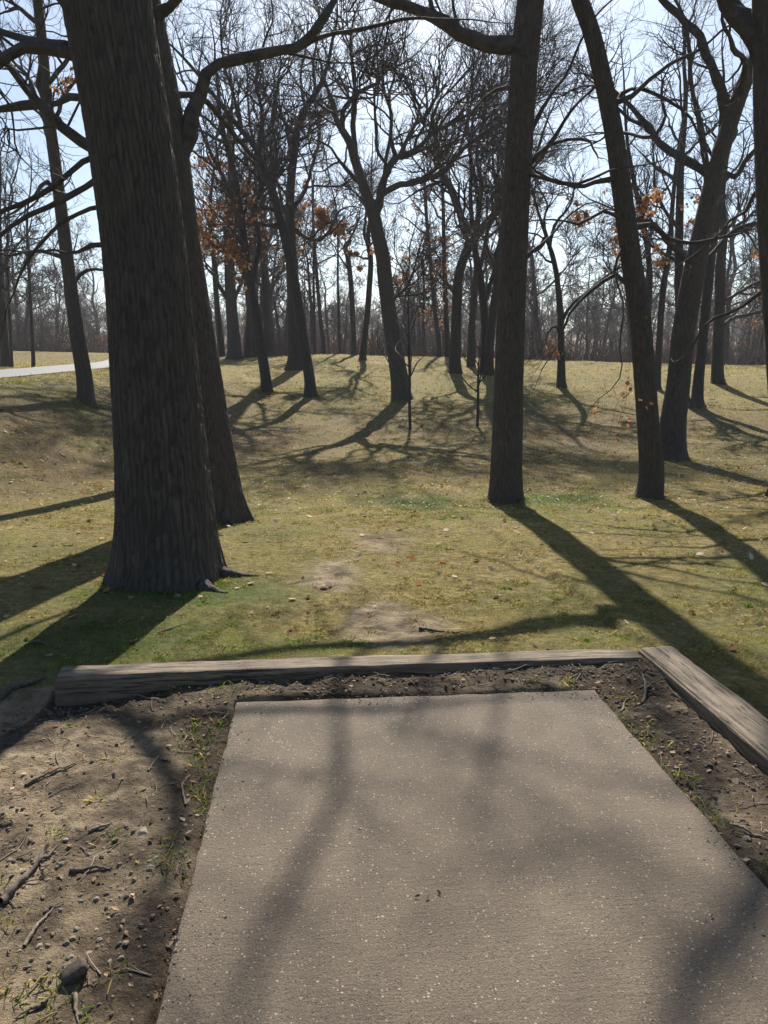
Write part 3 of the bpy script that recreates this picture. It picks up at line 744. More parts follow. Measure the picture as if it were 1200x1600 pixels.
tree("oak_tree", "dark oak at the photograph's edge with a heavy limb high up", 12.4,
     [(1243, 795, 64), (1238, 700, 56), (1228, 580, 54), (1220, 480, 52), (1210, 330, 50), (1204, 180, 48), (1201, 60, 46), (1200, 0, 45), (1202, -90, 43)], 20,
     limbs=[[(1200, 90, 30), (1180, 68, 24), (1158, 42, 22), (1140, 15, 20), (1122, -20, 17, -.2), (1090, -80, 12, -.4)], [(1205, 20, 22), (1165, 18, 12, .3), (1140, 8, 9, .5), (1110, -15, 7, .8)],
            [(1206, 420, 12), (1185, 460, 7, .4), (1150, 485, 6, .7), (1110, 500, 4, 1.0)], [(1204, 250, 12), (1180, 300, 7, .4), (1165, 330, 5, .6), (1140, 345, 4, .8)]],
     nl=8, z0=.45, length=5.5, S=100, bark=.010, step=.05, seed=16, dens=(.8, .8, .8), caps=(200, 1200, 4200))
tree("oak_tree", "lean tilted tree on the bank beside the park road", 22.0,
     [(135, 623, 27), (133, 600, 24), (120, 520, 22), (108, 430, 20), (97, 340, 19), (87, 260, 18), (75, 170, 17), (65, 60, 16), (59, 0, 15), (54, -50, 14)], 18,
     limbs=[[(93, 300, 9), (75, 285, 7, -.3), (50, 310, 5, -.6), (25, 330, 4, -.8)], [(108, 440, 8), (130, 425, 6, .3), (150, 420, 5, .6), (170, 425, 4, .9)], [(82, 200, 8), (100, 150, 6, .3), (120, 120, 5, .6)],
            [(100, 395, 8), (75, 395, 6, -.4), (45, 392, 5, -.8), (15, 400, 4, -1.2)]],
     nl=12, z0=.35, length=4.5, S=40, seed=17, leaves=70, leaf_at=[(105, 330, -.3), (110, 325), (95, 110)], leaf_r=.6, leaf_size=(.09, .15), caps=(300, 2000, 7500), mat=BARK_BIG)

tree("oak_tree", "oak hidden behind the huge furrowed trunk, its shadow falling across the bank", 15.4,
     [(262, 722, 44), (256, 690, 38), (240, 600, 36), (215, 400, 34), (192, 200, 32), (168, 0, 30), (155, -100, 28)], 19, nl=9, z0=.45, length=4.5, S=40, seed=19, flare=.3, mat=BARK_BIG, caps=(200, 1200, 4200))
# trees on the slope, whole crowns in view
tree("oak_tree", "small straight trunk left of the slope's leaning pair, rusty leaves in its lower crown", 37.0,
     [(417, 613, 20), (415, 590, 16), (407, 540, 15), (398, 480, 14), (390, 430, 13), (382, 380, 12), (375, 330, 11), (368, 280, 10), (350, 210, 8)], 17,
     limbs=[[(395, 440, 9), (405, 380, 8, .5), (398, 330, 7, .8), (415, 270, 6, 1.2), (410, 200, 5, 1.5)], [(375, 330, 8), (345, 270, 6, -.6), (320, 220, 5, -1), (300, 160, 4, -1.3)]],
     nl=12, z0=.32, length=5.0, seed=21, leaves=884, leaf_at=[(345, 325), (365, 350, -.5), (385, 370, .6), (335, 370, .4), (330, 340, -.6), (400, 410, .4), (375, 405, -.6)], leaf_r=2.33, leaf_size=(.14, .24))
tree("oak_tree", "leaning slope tree whose foot stands nearer than the thick vertical trunk it crosses", 36.5,
     [(486, 619, 20), (484, 595, 17), (477, 550, 16), (468, 490, 16), (460, 440, 15), (447, 380, 14), (436, 335, 13), (425, 295, 12), (412, 260, 11), (400, 232, 10), (370, 195, 8), (335, 150, 6), (300, 105, 5)], 18,
     limbs=[[(438, 345, 8), (415, 352, 6, -.3), (398, 348, 5, -.6), (380, 352, 3, -.9)], [(425, 295, 8), (432, 240, 6, .4), (425, 190, 5, .6), (435, 130, 4, .8)], [(400, 232, 7), (410, 180, 6, .3), (400, 130, 5, .5), (412, 70, 4, .7)],
            [(385, 215, 7), (350, 222, 5, -.3), (315, 205, 4, -.5), (285, 190, 3, -.7)], [(372, 195, 6), (365, 150, 5, -.2), (350, 100, 4, -.4), (345, 50, 3, -.5)]],
     nl=12, z0=.42, length=4.5, seed=22, leaves=272, leaf_at=[(455, 395), (470, 385, .5), (440, 410, -.5)], leaf_r=1.55, leaf_size=(.13, .22))
tree("oak_tree", "thick vertical trunk behind the leaning slope tree, ending in a bent upper stem", 47.0,
     [(460, 579, 27), (461, 560, 22), (460, 500, 21), (457, 430, 19), (453, 370, 17), (453, 320, 14), (456, 270, 13), (461, 230, 12), (467, 190, 11), (480, 165, 10), (497, 140, 8), (512, 100, 6), (520, 60, 5)], 22,
     limbs=[[(467, 188, 6), (480, 180, 5, -.2), (495, 183, 5, -.4), (502, 180, 4, -.5)], [(462, 345, 8), (480, 372, 6, .6), (500, 375, 5, .9), (520, 350, 4, 1.2), (530, 330, 3, 1.4)], [(455, 330, 9), (475, 300, 6, .6), (490, 250, 5, 1), (500, 210, 4, 1.3)],
            [(497, 140, 5), (490, 90, 4, -.3), (500, 40, 3, -.5)], [(480, 165, 5), (470, 120, 4, .3), (480, 60, 3, .6)]],
     nl=10, z0=.40, length=4.5, seed=23, leaves=714, leaf_at=[(455, 370), (470, 390, .6), (485, 385, .8), (445, 340, -.5), (460, 320), (455, 410)], leaf_r=2.33, leaf_size=(.15, .26))
tree("oak_tree", "great crooked oak in the middle of the slope with two spreading arms", 36.0,
     [(627, 622, 34), (625, 598, 27), (619, 560, 25), (613, 520, 24), (607, 480, 23), (602, 440, 23), (598, 400, 22), (590, 365, 21), (582, 330, 20), (573, 305, 17), (563, 275, 15), (554, 248, 14), (546, 222, 12), (536, 205, 11), (526, 188, 9), (522, 165, 7), (512, 140, 5)], 17,
     limbs=[[(588, 345, 14), (592, 310, 13, .2), (598, 290, 12, .4), (604, 268, 11, .5), (618, 248, 10, .7), (640, 238, 9, .9), (660, 225, 8, 1.1), (678, 205, 7, 1.3), (700, 195, 6, 1.5), (730, 180, 5, 1.7), (760, 155, 4, 1.9), (790, 125, 3, 2.0)],
            [(585, 330, 12), (598, 302, 11, -.3), (615, 293, 10, -.5), (645, 285, 10, -.8), (680, 276, 9, -1.0), (690, 270, 9, -1.1), (705, 255, 8, -1.2), (725, 232, 7, -1.3), (755, 210, 6, -1.5), (785, 188, 5, -1.7), (820, 165, 3, -1.9)],
            [(690, 270, 6, -1.1), (700, 290, 6, -1.2), (710, 320, 5, -1.3), (722, 345, 5, -1.4)],
            [(555, 250, 9), (553, 215, 8, .3), (552, 190, 8, .5), (555, 150, 6, .7), (550, 100, 5, .9), (548, 60, 4, 1.0)],
            [(530, 198, 8), (535, 178, 7, -.3), (548, 155, 7, -.5), (570, 140, 6, -.6), (592, 128, 5, -.7), (600, 115, 4, -.8), (625, 102, 3, -.9)],
            [(552, 152, 5, -.5), (555, 120, 4, -.5), (548, 80, 4, -.5), (550, 40, 3, -.5)],
            [(618, 248, 7, .7), (610, 210, 6, .6), (612, 180, 5, .6), (600, 140, 5, .5), (598, 90, 4, .4), (605, 50, 3, .4)],
            [(606, 262, 6, .5), (590, 235, 5, .3), (588, 200, 5, .2), (585, 160, 4, 0), (590, 110, 3, -.1)],
            [(598, 292, 5, .3), (603, 250, 5, .5), (612, 190, 5, .7), (608, 150, 4, .8), (618, 110, 3, .9)],
            [(592, 420, 6), (615, 465, 5, .5), (640, 440, 4, .9), (650, 410, 3, 1.2)]],
     nl=7, z0=.55, length=4.0, S=36, seed=24, dens=(1.15, 1, 1), caps=(380, 2400, 9000), leaves=60, leaf_at=[(598, 415), (600, 480)], leaf_r=1.24, leaf_size=(.13, .22), mat=BARK_BIG)
tree("oak_tree", "dark bent trunk on the slope whose upper stem slants behind the lone straight oak", 45.5,
     [(712, 589, 24), (711, 570, 18), (712, 520, 16), (714, 470, 16), (717, 430, 15), (726, 400, 14), (738, 378, 13), (752, 358, 12), (768, 340, 11), (785, 322, 10), (800, 300, 8), (820, 270, 6)], 17,
     limbs=[[(730, 390, 10), (728, 360, 8, .4), (718, 325, 7, .7), (706, 295, 7, .9), (692, 270, 6, 1.1), (680, 225, 5, 1.3)], [(706, 295, 6, .9), (690, 285, 5, .7), (670, 290, 4, .5), (650, 300, 3, .3)],
            [(740, 376, 8), (748, 330, 7, -.5), (752, 290, 6, -.8), (745, 240, 5, -1.0), (755, 190, 4, -1.2)], [(715, 460, 6), (695, 440, 5, -.5), (680, 425, 4, -.8), (665, 430, 3, -1.2)]],
     nl=9, z0=.5, length=4.5, seed=25, leaves=60, leaf_at=[(650, 400, 1), (700, 420)], leaf_r=3.10, leaf_size=(.15, .26))
tree("oak_tree", "twin looking grey trunk further up the slope with a flared foot", 52.0,
     [(736, 572, 20), (736, 555, 13), (738, 500, 11), (742, 450, 11), (745, 420, 10), (742, 380, 9), (748, 330, 8), (740, 270, 6)], 20,
     limbs=[[(743, 440, 8), (755, 400, 7, .5), (762, 360, 6, .8), (775, 310, 5, 1.0), (770, 250, 4, 1.1)]], nl=10, z0=.4, length=4.5, seed=26, leaves=90, leaf_size=(.15, .26), leaf_r=1.86)
tree("oak_tree", "leaning slender trunk rising close beside the lone straight oak's dark stem", 46.0,
     [(757, 585, 20), (757, 565, 14), (758, 520, 12), (755, 470, 12), (750, 430, 11), (744, 400, 10), (738, 350, 8), (735, 300, 6)], 18,
     limbs=[[(756, 470, 9), (768, 440, 8, .6), (776, 400, 7, .9), (785, 350, 6, 1.2), (780, 290, 4, 1.4)]], nl=9, z0=.42, length=4.5, seed=27)
tree("oak_tree", "dark slanted trunk half hidden behind the lone straight oak", 45.0,
     [(765, 588, 20), (764, 560, 14), (769, 500, 13), (777, 440, 12), (785, 380, 11), (795, 320, 9), (805, 250, 7)], 19, nl=10, z0=.4, length=4.5, seed=28)
tree("oak_tree", "slender small oak with bright rusty leaf clusters low on its stem", 40.0,
     [(877, 603, 18), (877, 585, 13), (877, 550, 11), (876, 500, 10), (873, 460, 9), (868, 420, 8), (862, 395, 7.5), (857, 380, 6)], 12,
     limbs=[[(858, 385, 8), (852, 372, 8, -.2), (845, 385, 7, -.4), (830, 395, 6, -.5), (822, 405, 5, -.6)], [(857, 382, 6), (868, 350, 5, .3), (880, 335, 4, .5), (895, 310, 3, .7)], [(875, 500, 6), (895, 475, 5, -.3), (920, 455, 5, -.6), (950, 430, 4, -.9), (975, 415, 3, -1.1)],
            [(876, 520, 5), (868, 510, 4, -.4), (860, 515, 3, -.6), (850, 540, 2, -.7)], [(855, 375, 5), (850, 345, 4, .2), (855, 320, 3, .4), (840, 290, 2, .5)]],
     nl=5, z0=.55, length=3.0, seed=29, leaves=323, leaf_at=[(868, 510, -.4), (855, 530, -.6), (847, 542, -.7), (875, 540, -.3), (880, 338, .5), (862, 340, .2), (895, 330, .6), (925, 460, -.6)], leaf_r=0.85, leaf_size=(.13, .21), caps=(200, 1300, 4600))
tree("oak_tree", "narrow dark trunk just past the sturdy forked oak, rusty tufts above", 33.5,
     [(1089, 637, 22), (1090, 615, 17), (1095, 560, 15), (1101, 500, 15), (1107, 440, 14), (1113, 390, 13), (1122, 330, 11), (1130, 270, 9), (1126, 200, 7)], 16,
     limbs=[[(1108, 430, 8), (1085, 400, 6, -.5), (1060, 390, 5, -.9)], [(1113, 390, 8), (1135, 370, 7, .4), (1160, 360, 6, .8), (1185, 350, 4, 1.1)]],
     nl=11, z0=.4, length=4.2, seed=30, leaves=221, leaf_at=[(1110, 390), (1122, 410, .4), (1100, 380, -.4), (1130, 395, .6)], leaf_r=1.24, leaf_size=(.12, .2))
tree("oak_tree", "upright trunk mostly hidden behind the sturdy forked oak", 35.0,
     [(1068, 630, 22), (1066, 605, 17), (1064, 540, 15), (1062, 470, 14), (1061, 400, 13), (1062, 330, 12), (1064, 260, 10), (1070, 180, 8)], 18, nl=12, z0=.35, length=4.5, seed=31)
tree("oak_tree", "thick short trunk on the far right rise with branches from low down", 41.0,
     [(1121, 600, 24), (1121, 580, 18), (1123, 520, 17), (1125, 460, 16), (1126, 410, 15), (1131, 360, 12), (1128, 310, 10), (1135, 250, 7)], 16,
     limbs=[[(1124, 520, 8), (1140, 500, 6, .4), (1165, 492, 6, .8), (1195, 485, 5, 1.1), (1225, 470, 4, 1.4)], [(1127, 470, 6), (1150, 460, 5, -.5), (1175, 445, 4, -.9)]],
     nl=10, z0=.35, length=4.2, seed=32, leaves=70, leaf_size=(.14, .24), leaf_r=1.40)
tree("oak_tree", "thin tall trunk between the slim leaning oak and the sturdy forked one", 39.0,
     [(1027, 607, 15), (1027, 590, 11), (1030, 540, 10), (1033, 490, 10), (1038, 440, 9), (1046, 390, 9), (1050, 330, 7), (1058, 250, 6)], 18, nl=10, z0=.4, length=4.0, seed=33)
tree("oak_tree", "thin stem rising behind the slim leaning oak", 41.0,
     [(1008, 598, 14), (1009, 570, 10), (1012, 500, 9), (1015, 420, 9), (1005, 350, 8), (990, 280, 7), (980, 220, 5)], 18, nl=10, z0=.38, length=4.0, seed=34, leaves=50, leaf_at=[(1005, 360), (950, 330), (1010, 420)], leaf_r=1.55, leaf_size=(.14, .22))
tree("oak_tree", "stout straight trunk on the ridge beyond the second oak, flared at the foot", 62.0,
     [(366, 552, 28), (366, 540, 20), (363, 500, 18), (360, 450, 17), (358, 400, 15), (355, 340, 12), (360, 280, 9)], 22,
     limbs=[[(362, 470, 8), (378, 440, 6, .6), (385, 400, 5, 1.0)], [(360, 470, 7), (340, 440, 6, -.6), (335, 400, 4, -1.0)]], nl=12, z0=.4, length=5.0, seed=35, leaves=510, leaf_at=[(350, 340), (340, 380, 1), (370, 360, -1), (380, 420, 1), (330, 420)], leaf_r=3.10, leaf_size=(.18, .3))
tree("oak_tree", "slight dark tree on the crest with its foot casting a forked shadow", 54.0,
     [(566, 565, 15), (567, 552, 10), (573, 500, 9), (577, 450, 9), (579, 400, 8), (575, 370, 7), (580, 330, 5)], 15,
     limbs=[[(579, 395, 6), (570, 365, 5, -.4), (572, 330, 4, -.7), (568, 290, 3, -1.0)]], nl=9, z0=.4, length=3.6, seed=36, leaves=221, leaf_at=[(562, 460), (555, 430, .6), (590, 500, -.4)], leaf_r=1.86, leaf_size=(.15, .25))
tree("oak_tree", "broken topped snag on the crest with a bent stub end", 61.0,
     [(553, 551, 11), (553, 540, 8.5), (551, 490, 8), (548, 440, 8), (543, 400, 8), (540, 385, 8), (546, 377, 6), (549, 374, 4)], 9.5,
     limbs=[[(547, 380, 4), (558, 350, 3, .4), (566, 320, 2, .7)], [(545, 420, 4), (535, 408, 3, -.4), (528, 395, 2, -.8)]], nl=3, z0=.7, length=2.4, seed=37, caps=(60, 300, 900))

CREST = [(388, 549, 13, 64, 395, 400), (401, 549, 15, 65, 380, 390), (419, 548, 13, 66, 412, 395), (505, 548, 7, 65, 495, 430), (492, 548, 5, 67, 490, 440), (531, 551, 5, 64, 528, 450),
         (686, 553, 8, 65, 672, 400), (699, 553, 9, 66, 694, 400), (345, 551, 10, 65, 335, 420)]
for k, (u, v, w, D, u2, v2) in enumerate(CREST):
    tree("crest_tree", "bare dark trunk standing on the crest of the grassy rise", D, [(u, v, w * 1.2), (u, v - 10, w), (u * .6 + u2 * .4, v * .6 + v2 * .4, w * .9), (u2, v2, w * .75), (u2 + (u2 - u) * .6, v2 - 110, w * .5)], 15 + 4 * (k % 3),
         nl=10, z0=.35, length=4.2, S=16, seed=60 + k, group="bare trees on the crest", caps=(160, 900, 3200), leaves=120 if k in (1, 2, 3, 5, 7) else 0, leaf_size=(.18, .3), leaf_r=2.0)
for k, (u, v, w, D, u2, v2) in enumerate([(8, 565, 14, 44, 0, 430), (18, 573, 5, 43, 14, 470), (52, 573, 6, 44, 46, 440)]):
    tree("roadside_tree", ["thick dark trunk on the verge past the park road", "thinnest dark stem on the verge past the park road", "thin tall stem on the verge nearest the tilted bank tree"][k], D, [(u, v, w * 1.2), (u, v - 12, w), (u2, v2, w * .8), (u2 - 2, v2 - 120, w * .5)], 17 if k == 0 else 12,
         nl=10, z0=.3, length=4.5 if k == 0 else 2.6, S=16, seed=80 + k, caps=(220, 1400, 5200))
# saplings planted on the slope
tree("sapling", "taller bare sapling with upswept twigs in front of the great crooked oak", 27.5,
     [(641, 675, 5), (640, 640, 4.6), (640, 590, 4.2), (639, 540, 3.6), (638, 500, 2.6), (638, 450, 1.6)], 5.2, nl=16, z0=.28, length=2.0, S=10, seed=41, flare=.2, lang=(22, 42), lup=.04, caps=(120, 420, 900), dens=(.8, .8, .8), cat="sapling", rmin=.0035)
tree("sapling", "shorter bare sapling with wide twigs beside the lone straight oak", 28.5,
     [(746, 664, 5), (747, 635, 4.4), (747, 600, 3.8), (748, 570, 2.6), (750, 540, 1.4)], 3.0, nl=9, z0=.40, length=1.5, S=10, seed=42, flare=.2, lang=(45, 65), lup=.03, caps=(60, 200, 420), dens=(.7, .7, .7), cat="sapling", rmin=.0035)

# ------------------------------------------------------------------ woods beyond the rise
def free_tree(seed, H, r, rust, caps, nl=13, sides=(7, 4, 3, 3), rmin=.016, z0=.3):
    """trunk, crown and leaf meshes of one tree grown at the origin"""
    rng = np.random.default_rng(seed)
    lean = rng.normal(size=2) * .5
    n = 10; s = np.linspace(0, 1, n)
    P = np.stack([lean[0] * s * 2 + rng.normal(size=n) * .16 * s, lean[1] * s * 2 + rng.normal(size=n) * .16 * s, -.3 + s * H * .8, r * (1 - s * .72)], 1)
    P = extend(rng, P, H, .15)
    L = auto_limbs(rng, P, z0, nl, H * .28)
    bag, P1, P3 = crown_bag(rng, L, rmin, (1, 1, .9), caps=caps, sides=sides)
    out = [trunk_mesh("trunk", P, 12, 0, .5, seed, BARK, .5), bag.mesh("crown", BRANCH)]
    if rust:
        mid = P3[:, 1:].reshape(-1, 3); lo = mid[mid[:, 2] < H * .62]; lo = lo if len(lo) > 20 else mid
        V, tr, c = leaf_mesh(rng, lo[rng.integers(0, len(lo), rust)] + rng.normal(size=(rust, 3)) * .15, (.18, .32), RUST)
        out.append(mesh("dry_leaves", V, None, tr, LEAF, c))
    return out
KINDS = [free_tree(100 + k, [19, 17, 21, 16, 18, 14, 12, 9][k], [.30, .24, .34, .22, .27, .17, .15, .11][k], [0, 0, 0, 0, 0, 420, 500, 380][k], (130, 800, 2600)) for k in range(8)]
FAR_LABEL = ["bare grey brown tree in the woods beyond the grassy rise"] * 5 + ["tree still holding rusty dry leaves in the woods beyond the rise"] * 3
rng = np.random.default_rng(7)
spots = []
tries = 0
while len(spots) < 150 and tries < 20000:
    tries += 1
    y = 70 + 95 * rng.random() ** .8; x = (rng.random() * 2 - 1) * (.56 * y + 6)
    if y < 85 and x < -14 and x > -30: continue
    if any((x - a) ** 2 + (y - b) ** 2 < 3.2 ** 2 for a, b in spots): continue
    spots.append((x, y))
protos = {}
for x, y in spots:
    k = int(rng.choice(8, p=[.16, .16, .15, .14, .15, .09, .08, .07]))
    z = float(terrain_base(x, y)); sc = .8 + .45 * rng.random(); rot = rng.random() * 6.28
    root = empty("woodland_tree", (x, y, z)); root.rotation_euler.z = rot; root.scale = (sc, sc, sc)
    tag(root, FAR_LABEL[k], "tree", "bare trees of the far woods" if k < 5 else "rusty leaved trees of the far woods")
    if k not in protos:
        protos[k] = [obj(me.name.split(".")[0], me, root) for me in KINDS[k]]
    else:
        for ch in protos[k]:
            c = ch.copy(); scene.collection.objects.link(c); c.parent = root

# the mass of woods further off, nobody could count it
rng = np.random.default_rng(9)
bag = Bag()
for k in range(420):
    y = 165 + 150 * rng.random(); x = (rng.random() * 2 - 1) * (.58 * y + 10); H = 13 + 8 * rng.random(); z = float(terrain_base(x, y))
    P = np.array([[x, y, z - .5, .26], [x + rng.normal() * .4, y, z + H * .45, .19], [x + rng.normal() * .9, y, z + H * .95, .04]])
    q = resample(P, 7); V, f = tubes(q[None, :, :3], q[None, :, 3], 5); bag.add(V, f)
    LP = np.stack([resample(P, 10)[:, :3]]); LR = np.stack([resample(P, 10)[:, 3]])
    P1, R1 = spawn(rng, LP, LR, 1.1, .25, 1, (35, 65), .34, 5, .22, .09, .5, .035, 1.5, 7)
    P2, R2 = spawn(rng, P1, R1, 1.4, .15, 1, (30, 65), .5, 4, .2, .08, .6, .03, .7, 3)
    P3, R3 = spawn(rng, P2, R2, 2.0, .1, 1, (25, 65), .6, 3, .2, .08, .6, .026, .5, 2, 260)
    for PP, RR in ((P1, R1), (P2, R2), (P3, R3)):
        V, f = tubes(PP, RR, 3); bag.add(V, f)
tag(obj("distant_woods", bag.mesh("distant_woods", BRUSH)), "grey brown mass of bare woods far behind the rise", "woods", None, "stuff")
bag = Bag()
M = 60000
y = 69 + 95 * rng.random(M) ** .9; x = (rng.random(M) * 2 - 1) * (.58 * y + 8)
keep = ~((y < 80) & (x < -13) & (x > -28)); x, y = x[keep], y[keep]; M = len(x)
keep = vn2(x / 5, y / 5, 91) + .3 * rng.random(M) > .36; x, y = x[keep], y[keep]; M = len(x)
p0 = np.stack([x, y, terrain_base(x, y) - .1], 1); d = norm(rng.normal(size=(M, 3)) * .45 + np.array([0, 0, 1.2]))
PP, RR = march(rng, p0, d, 1.0 + 5.0 * rng.random(M) ** 2.2, np.full(M, .02), 4, .2, .02, .012)
V, f = tubes(PP, RR, 3); bag.add(V, f)
P2, R2 = spawn(rng, PP, RR, 1.3, .2, 1, (25, 60), .5, 3, .2, .05, .8, .010, .3, 1.6, 60000)
V, f = tubes(P2, R2, 3); bag.add(V, f)
tag(obj("brushwood", bag.mesh("brushwood", BRUSH)), "tangled bare brushwood filling the woods behind the rise", "brushwood", None, "stuff")

# ------------------------------------------------------------------ grass, leaves, stones, sticks
def blocked(x, y, pad_m=.02):
    a, l = padc(x, y)
    bl = (np.abs(a) < PAD_W / 2 + pad_m) & (l < pad_m)
    ts, rs = timber_side(x, y), rt_side(x, y)
    bl |= (np.abs(ts) < .09) & (x > TIM_A[0] - .02) & (x < TIM_B[0] + .05)
    bl |= (np.abs(rs) < .12) & (y < RT_A[1] + .03)
    for tx, ty, r in TRUNKS[:20]: bl |= (x - tx) ** 2 + (y - ty) ** 2 < (r * 1.02) ** 2
    dr_ = np.min((x[:, None] - rc[None, ::3, 0]) ** 2 + (y[:, None] - rc[None, ::3, 1]) ** 2, axis=1) if len(x) else np.zeros(0)
    bl |= dr_ < 2.1 ** 2
    return bl
def scatter(rng, n, y0, y1, power=1.0):
    y = np.exp(np.log(y0) + (np.log(y1) - np.log(y0)) * rng.random(n) ** power)
    x = (rng.random(n) * 2 - 1) * (.62 * y + .9)
    b_ = np.zeros(n, bool)
    for s in range(0, n, 40000): b_[s:s + 40000] = blocked(x[s:s + 40000], y[s:s + 40000])
    return x[~b_], y[~b_]
rng = np.random.default_rng(3)
x, y = scatter(rng, 1300000, 3.3, 66, 1.15)
dm, gm, lm = dirt_mask(x, y), green_mask(x, y), litter_mask(x, y)
sc_ = np.where(y < 9, 1.0, .45)
clump = .5 * fbm(x * 3.1, y * 3.1, 77, 3) + .5 * vn2(x * 11 * sc_, y * 11 * sc_, 76)
keep = rng.random(len(x)) < (1 - dm * .97) * (1 - .55 * lm) * np.clip(.30 + 2.8 * (clump - .46), .03, 1)
x, y, gm, clump = x[keep], y[keep], gm[keep], clump[keep]
n = len(x)
far = np.clip(y / 10, .6, 5)
isg = rng.random(n) < gm * .78 + .01
ln = (.018 + .034 * rng.random(n) ** 1.5) * far ** .8 * (1 + .25 * isg) * (.55 + .9 * clump); wd = (.0012 + .0010 * rng.random(n)) * far ** 1.1
az = rng.random(n) * 6.283; tilt = np.where(isg, .35 + .75 * rng.random(n), .75 + .72 * rng.random(n))
d = np.stack([np.cos(az) * np.sin(tilt), np.sin(az) * np.sin(tilt), np.cos(tilt)], 1)
sd = np.stack([-np.sin(az), np.cos(az), np.zeros(n)], 1)
p = np.stack([x, y, ground_z(x, y) - .002], 1)
V = np.stack([p - sd * wd[:, None], p + sd * wd[:, None], p + d * ln[:, None]], 1).reshape(-1, 3)
STRAW = np.array([(.47, .36, .115), (.60, .475, .19), (.29, .20, .07), (.30, .265, .065), (.42, .345, .09)])
GREEN = np.array([(.10, .175, .028), (.14, .21, .04), (.075, .14, .022), (.20, .23, .05)])
c = np.where(isg[:, None], GREEN[rng.integers(0, 4, n)], STRAW[rng.integers(0, 5, n)]) * (.55 + .8 * rng.random((n, 1))) * (.25 + 1.5 * np.clip(.5 + 1.9 * (fbm(x * 2.3, y * 2.3, 78, 5) - .5), 0, 1))[:, None]
tag(obj("grass", mesh("grass", V, None, np.arange(n * 3).reshape(-1, 3), GRASS, np.repeat(c, 3, 0))), "short dry winter grass with green patches", "grass", None, "stuff")
# longer tussocks standing out of the mown turf, and a ragged collar of grass round each near trunk
rng = np.random.default_rng(33)
x, y = scatter(rng, 30000, 3.9, 40, .9)
kp = rng.random(len(x)) < (1 - dirt_mask(x, y)) * np.clip(1.6 * (fbm(x * 1.3, y * 1.3, 79, 3) - .32), .05, 1)
x, y = x[kp], y[kp]
for tx, ty, r in TRUNKS[:9]:
    k = int(260 * r / .3); a_ = rng.random(k) * 6.283; rr_ = r * (1.06 + .35 * rng.random(k) ** 2)
    x = np.concatenate([x, tx + np.cos(a_) * rr_]); y = np.concatenate([y, ty + np.sin(a_) * rr_])
nt_ = len(x); k = rng.integers(7, 20, nt_); sp = np.repeat(.012 + .028 * rng.random(nt_), k) * np.clip(np.repeat(y, k) / 9, 1, 3)
tall = np.repeat(.025 + .040 * rng.random(nt_) ** 2, k); gk = np.repeat(rng.random(nt_) < green_mask(x, y) * .8 + .06, k)
x, y = np.repeat(x, k) + rng.normal(size=k.sum()) * sp, np.repeat(y, k) + rng.normal(size=k.sum()) * sp
n = len(x); far = np.clip(y / 10, .7, 4)
az = rng.random(n) * 6.283; tilt = .35 + .95 * rng.random(n)
ln = tall * (.6 + .7 * rng.random(n)) * far ** .6; wd = (.0013 + .0009 * rng.random(n)) * far
d = np.stack([np.cos(az) * np.sin(tilt), np.sin(az) * np.sin(tilt), np.cos(tilt)], 1); sd = np.stack([-np.sin(az), np.cos(az), np.zeros(n)], 1)
p = np.stack([x, y, ground_z(x, y) - .003], 1)
V = np.stack([p - sd * wd[:, None], p + sd * wd[:, None], p + d * ln[:, None] * .6 + sd * wd[:, None] * .7, p + d * ln[:, None] - np.array([0, 0, .35]) * ln[:, None]], 1).reshape(-1, 3)
i4 = np.arange(n)[:, None] * 4
c = np.where(gk[:, None], GREEN[rng.integers(0, 4, n)], STRAW[rng.integers(0, 5, n)] * [.62, .62, .70]) * (.6 + .7 * rng.random((n, 1)))
tag(obj("grass_tussocks", mesh("grass_tussocks", V, None, np.concatenate([i4 + [[0, 1, 2]], i4 + [[0, 2, 3]]]), GRASS, np.repeat(c, 4, 0))), "ragged longer tufts of dry and green grass in the turf", "grass", None, "stuff")
# green sprigs in the soil round the pad
m_ = 2200; cx = rng.random(m_) * 3.6 - 2.3; cy = 1.2 + rng.random(m_) * 2.6
a, l = padc(cx, cy)
ok = ~blocked(cx, cy, .0) & (timber_side(cx, cy) < -.08) & (rt_side(cx, cy) < -.1)
wgt = np.exp(-((np.abs(a) - PAD_W / 2) / .16) ** 2) + .55 * np.exp(-(timber_side(cx, cy) / .12) ** 2) * (cx < -.3) + .05 + .8 * np.exp(-(((cx + .85) / .3) ** 2 + ((cy - 1.55) / .3) ** 2))
ok &= (rng.random(m_) < wgt * .75) & (fbm(cx * 3, cy * 3, 83, 2) > .38)
cx, cy = cx[ok], cy[ok]
k = rng.integers(5, 22, len(cx)); sx = np.repeat(cx, k) + rng.normal(size=k.sum()) * .022; sy = np.repeat(cy, k) + rng.normal(size=k.sum()) * .022
kk = ~blocked(sx, sy, .004); sx, sy = sx[kk], sy[kk]; n = len(sx)
az = rng.random(n) * 6.283; tilt = .3 + .9 * rng.random(n); ln = .015 + .045 * rng.random(n) ** 1.5; wd = .0014 + .0014 * rng.random(n)
d = np.stack([np.cos(az) * np.sin(tilt), np.sin(az) * np.sin(tilt), np.cos(tilt)], 1); sd = np.stack([-np.sin(az), np.cos(az), np.zeros(n)], 1)
p = np.stack([sx, sy, ground_z(sx, sy) - .002], 1)
V = np.stack([p - sd * wd[:, None], p + sd * wd[:, None], p + d * ln[:, None] * .6 + sd * wd[:, None] * .6, p + d * ln[:, None] - np.array([0, 0, 1]) * ln[:, None] * .2], 1).reshape(-1, 3)
i4 = np.arange(n)[:, None] * 4
c = np.where(rng.random((n, 1)) < .7, GREEN[rng.integers(0, 4, n)], STRAW[rng.integers(0, 5, n)]) * (.7 + .6 * rng.random((n, 1)))
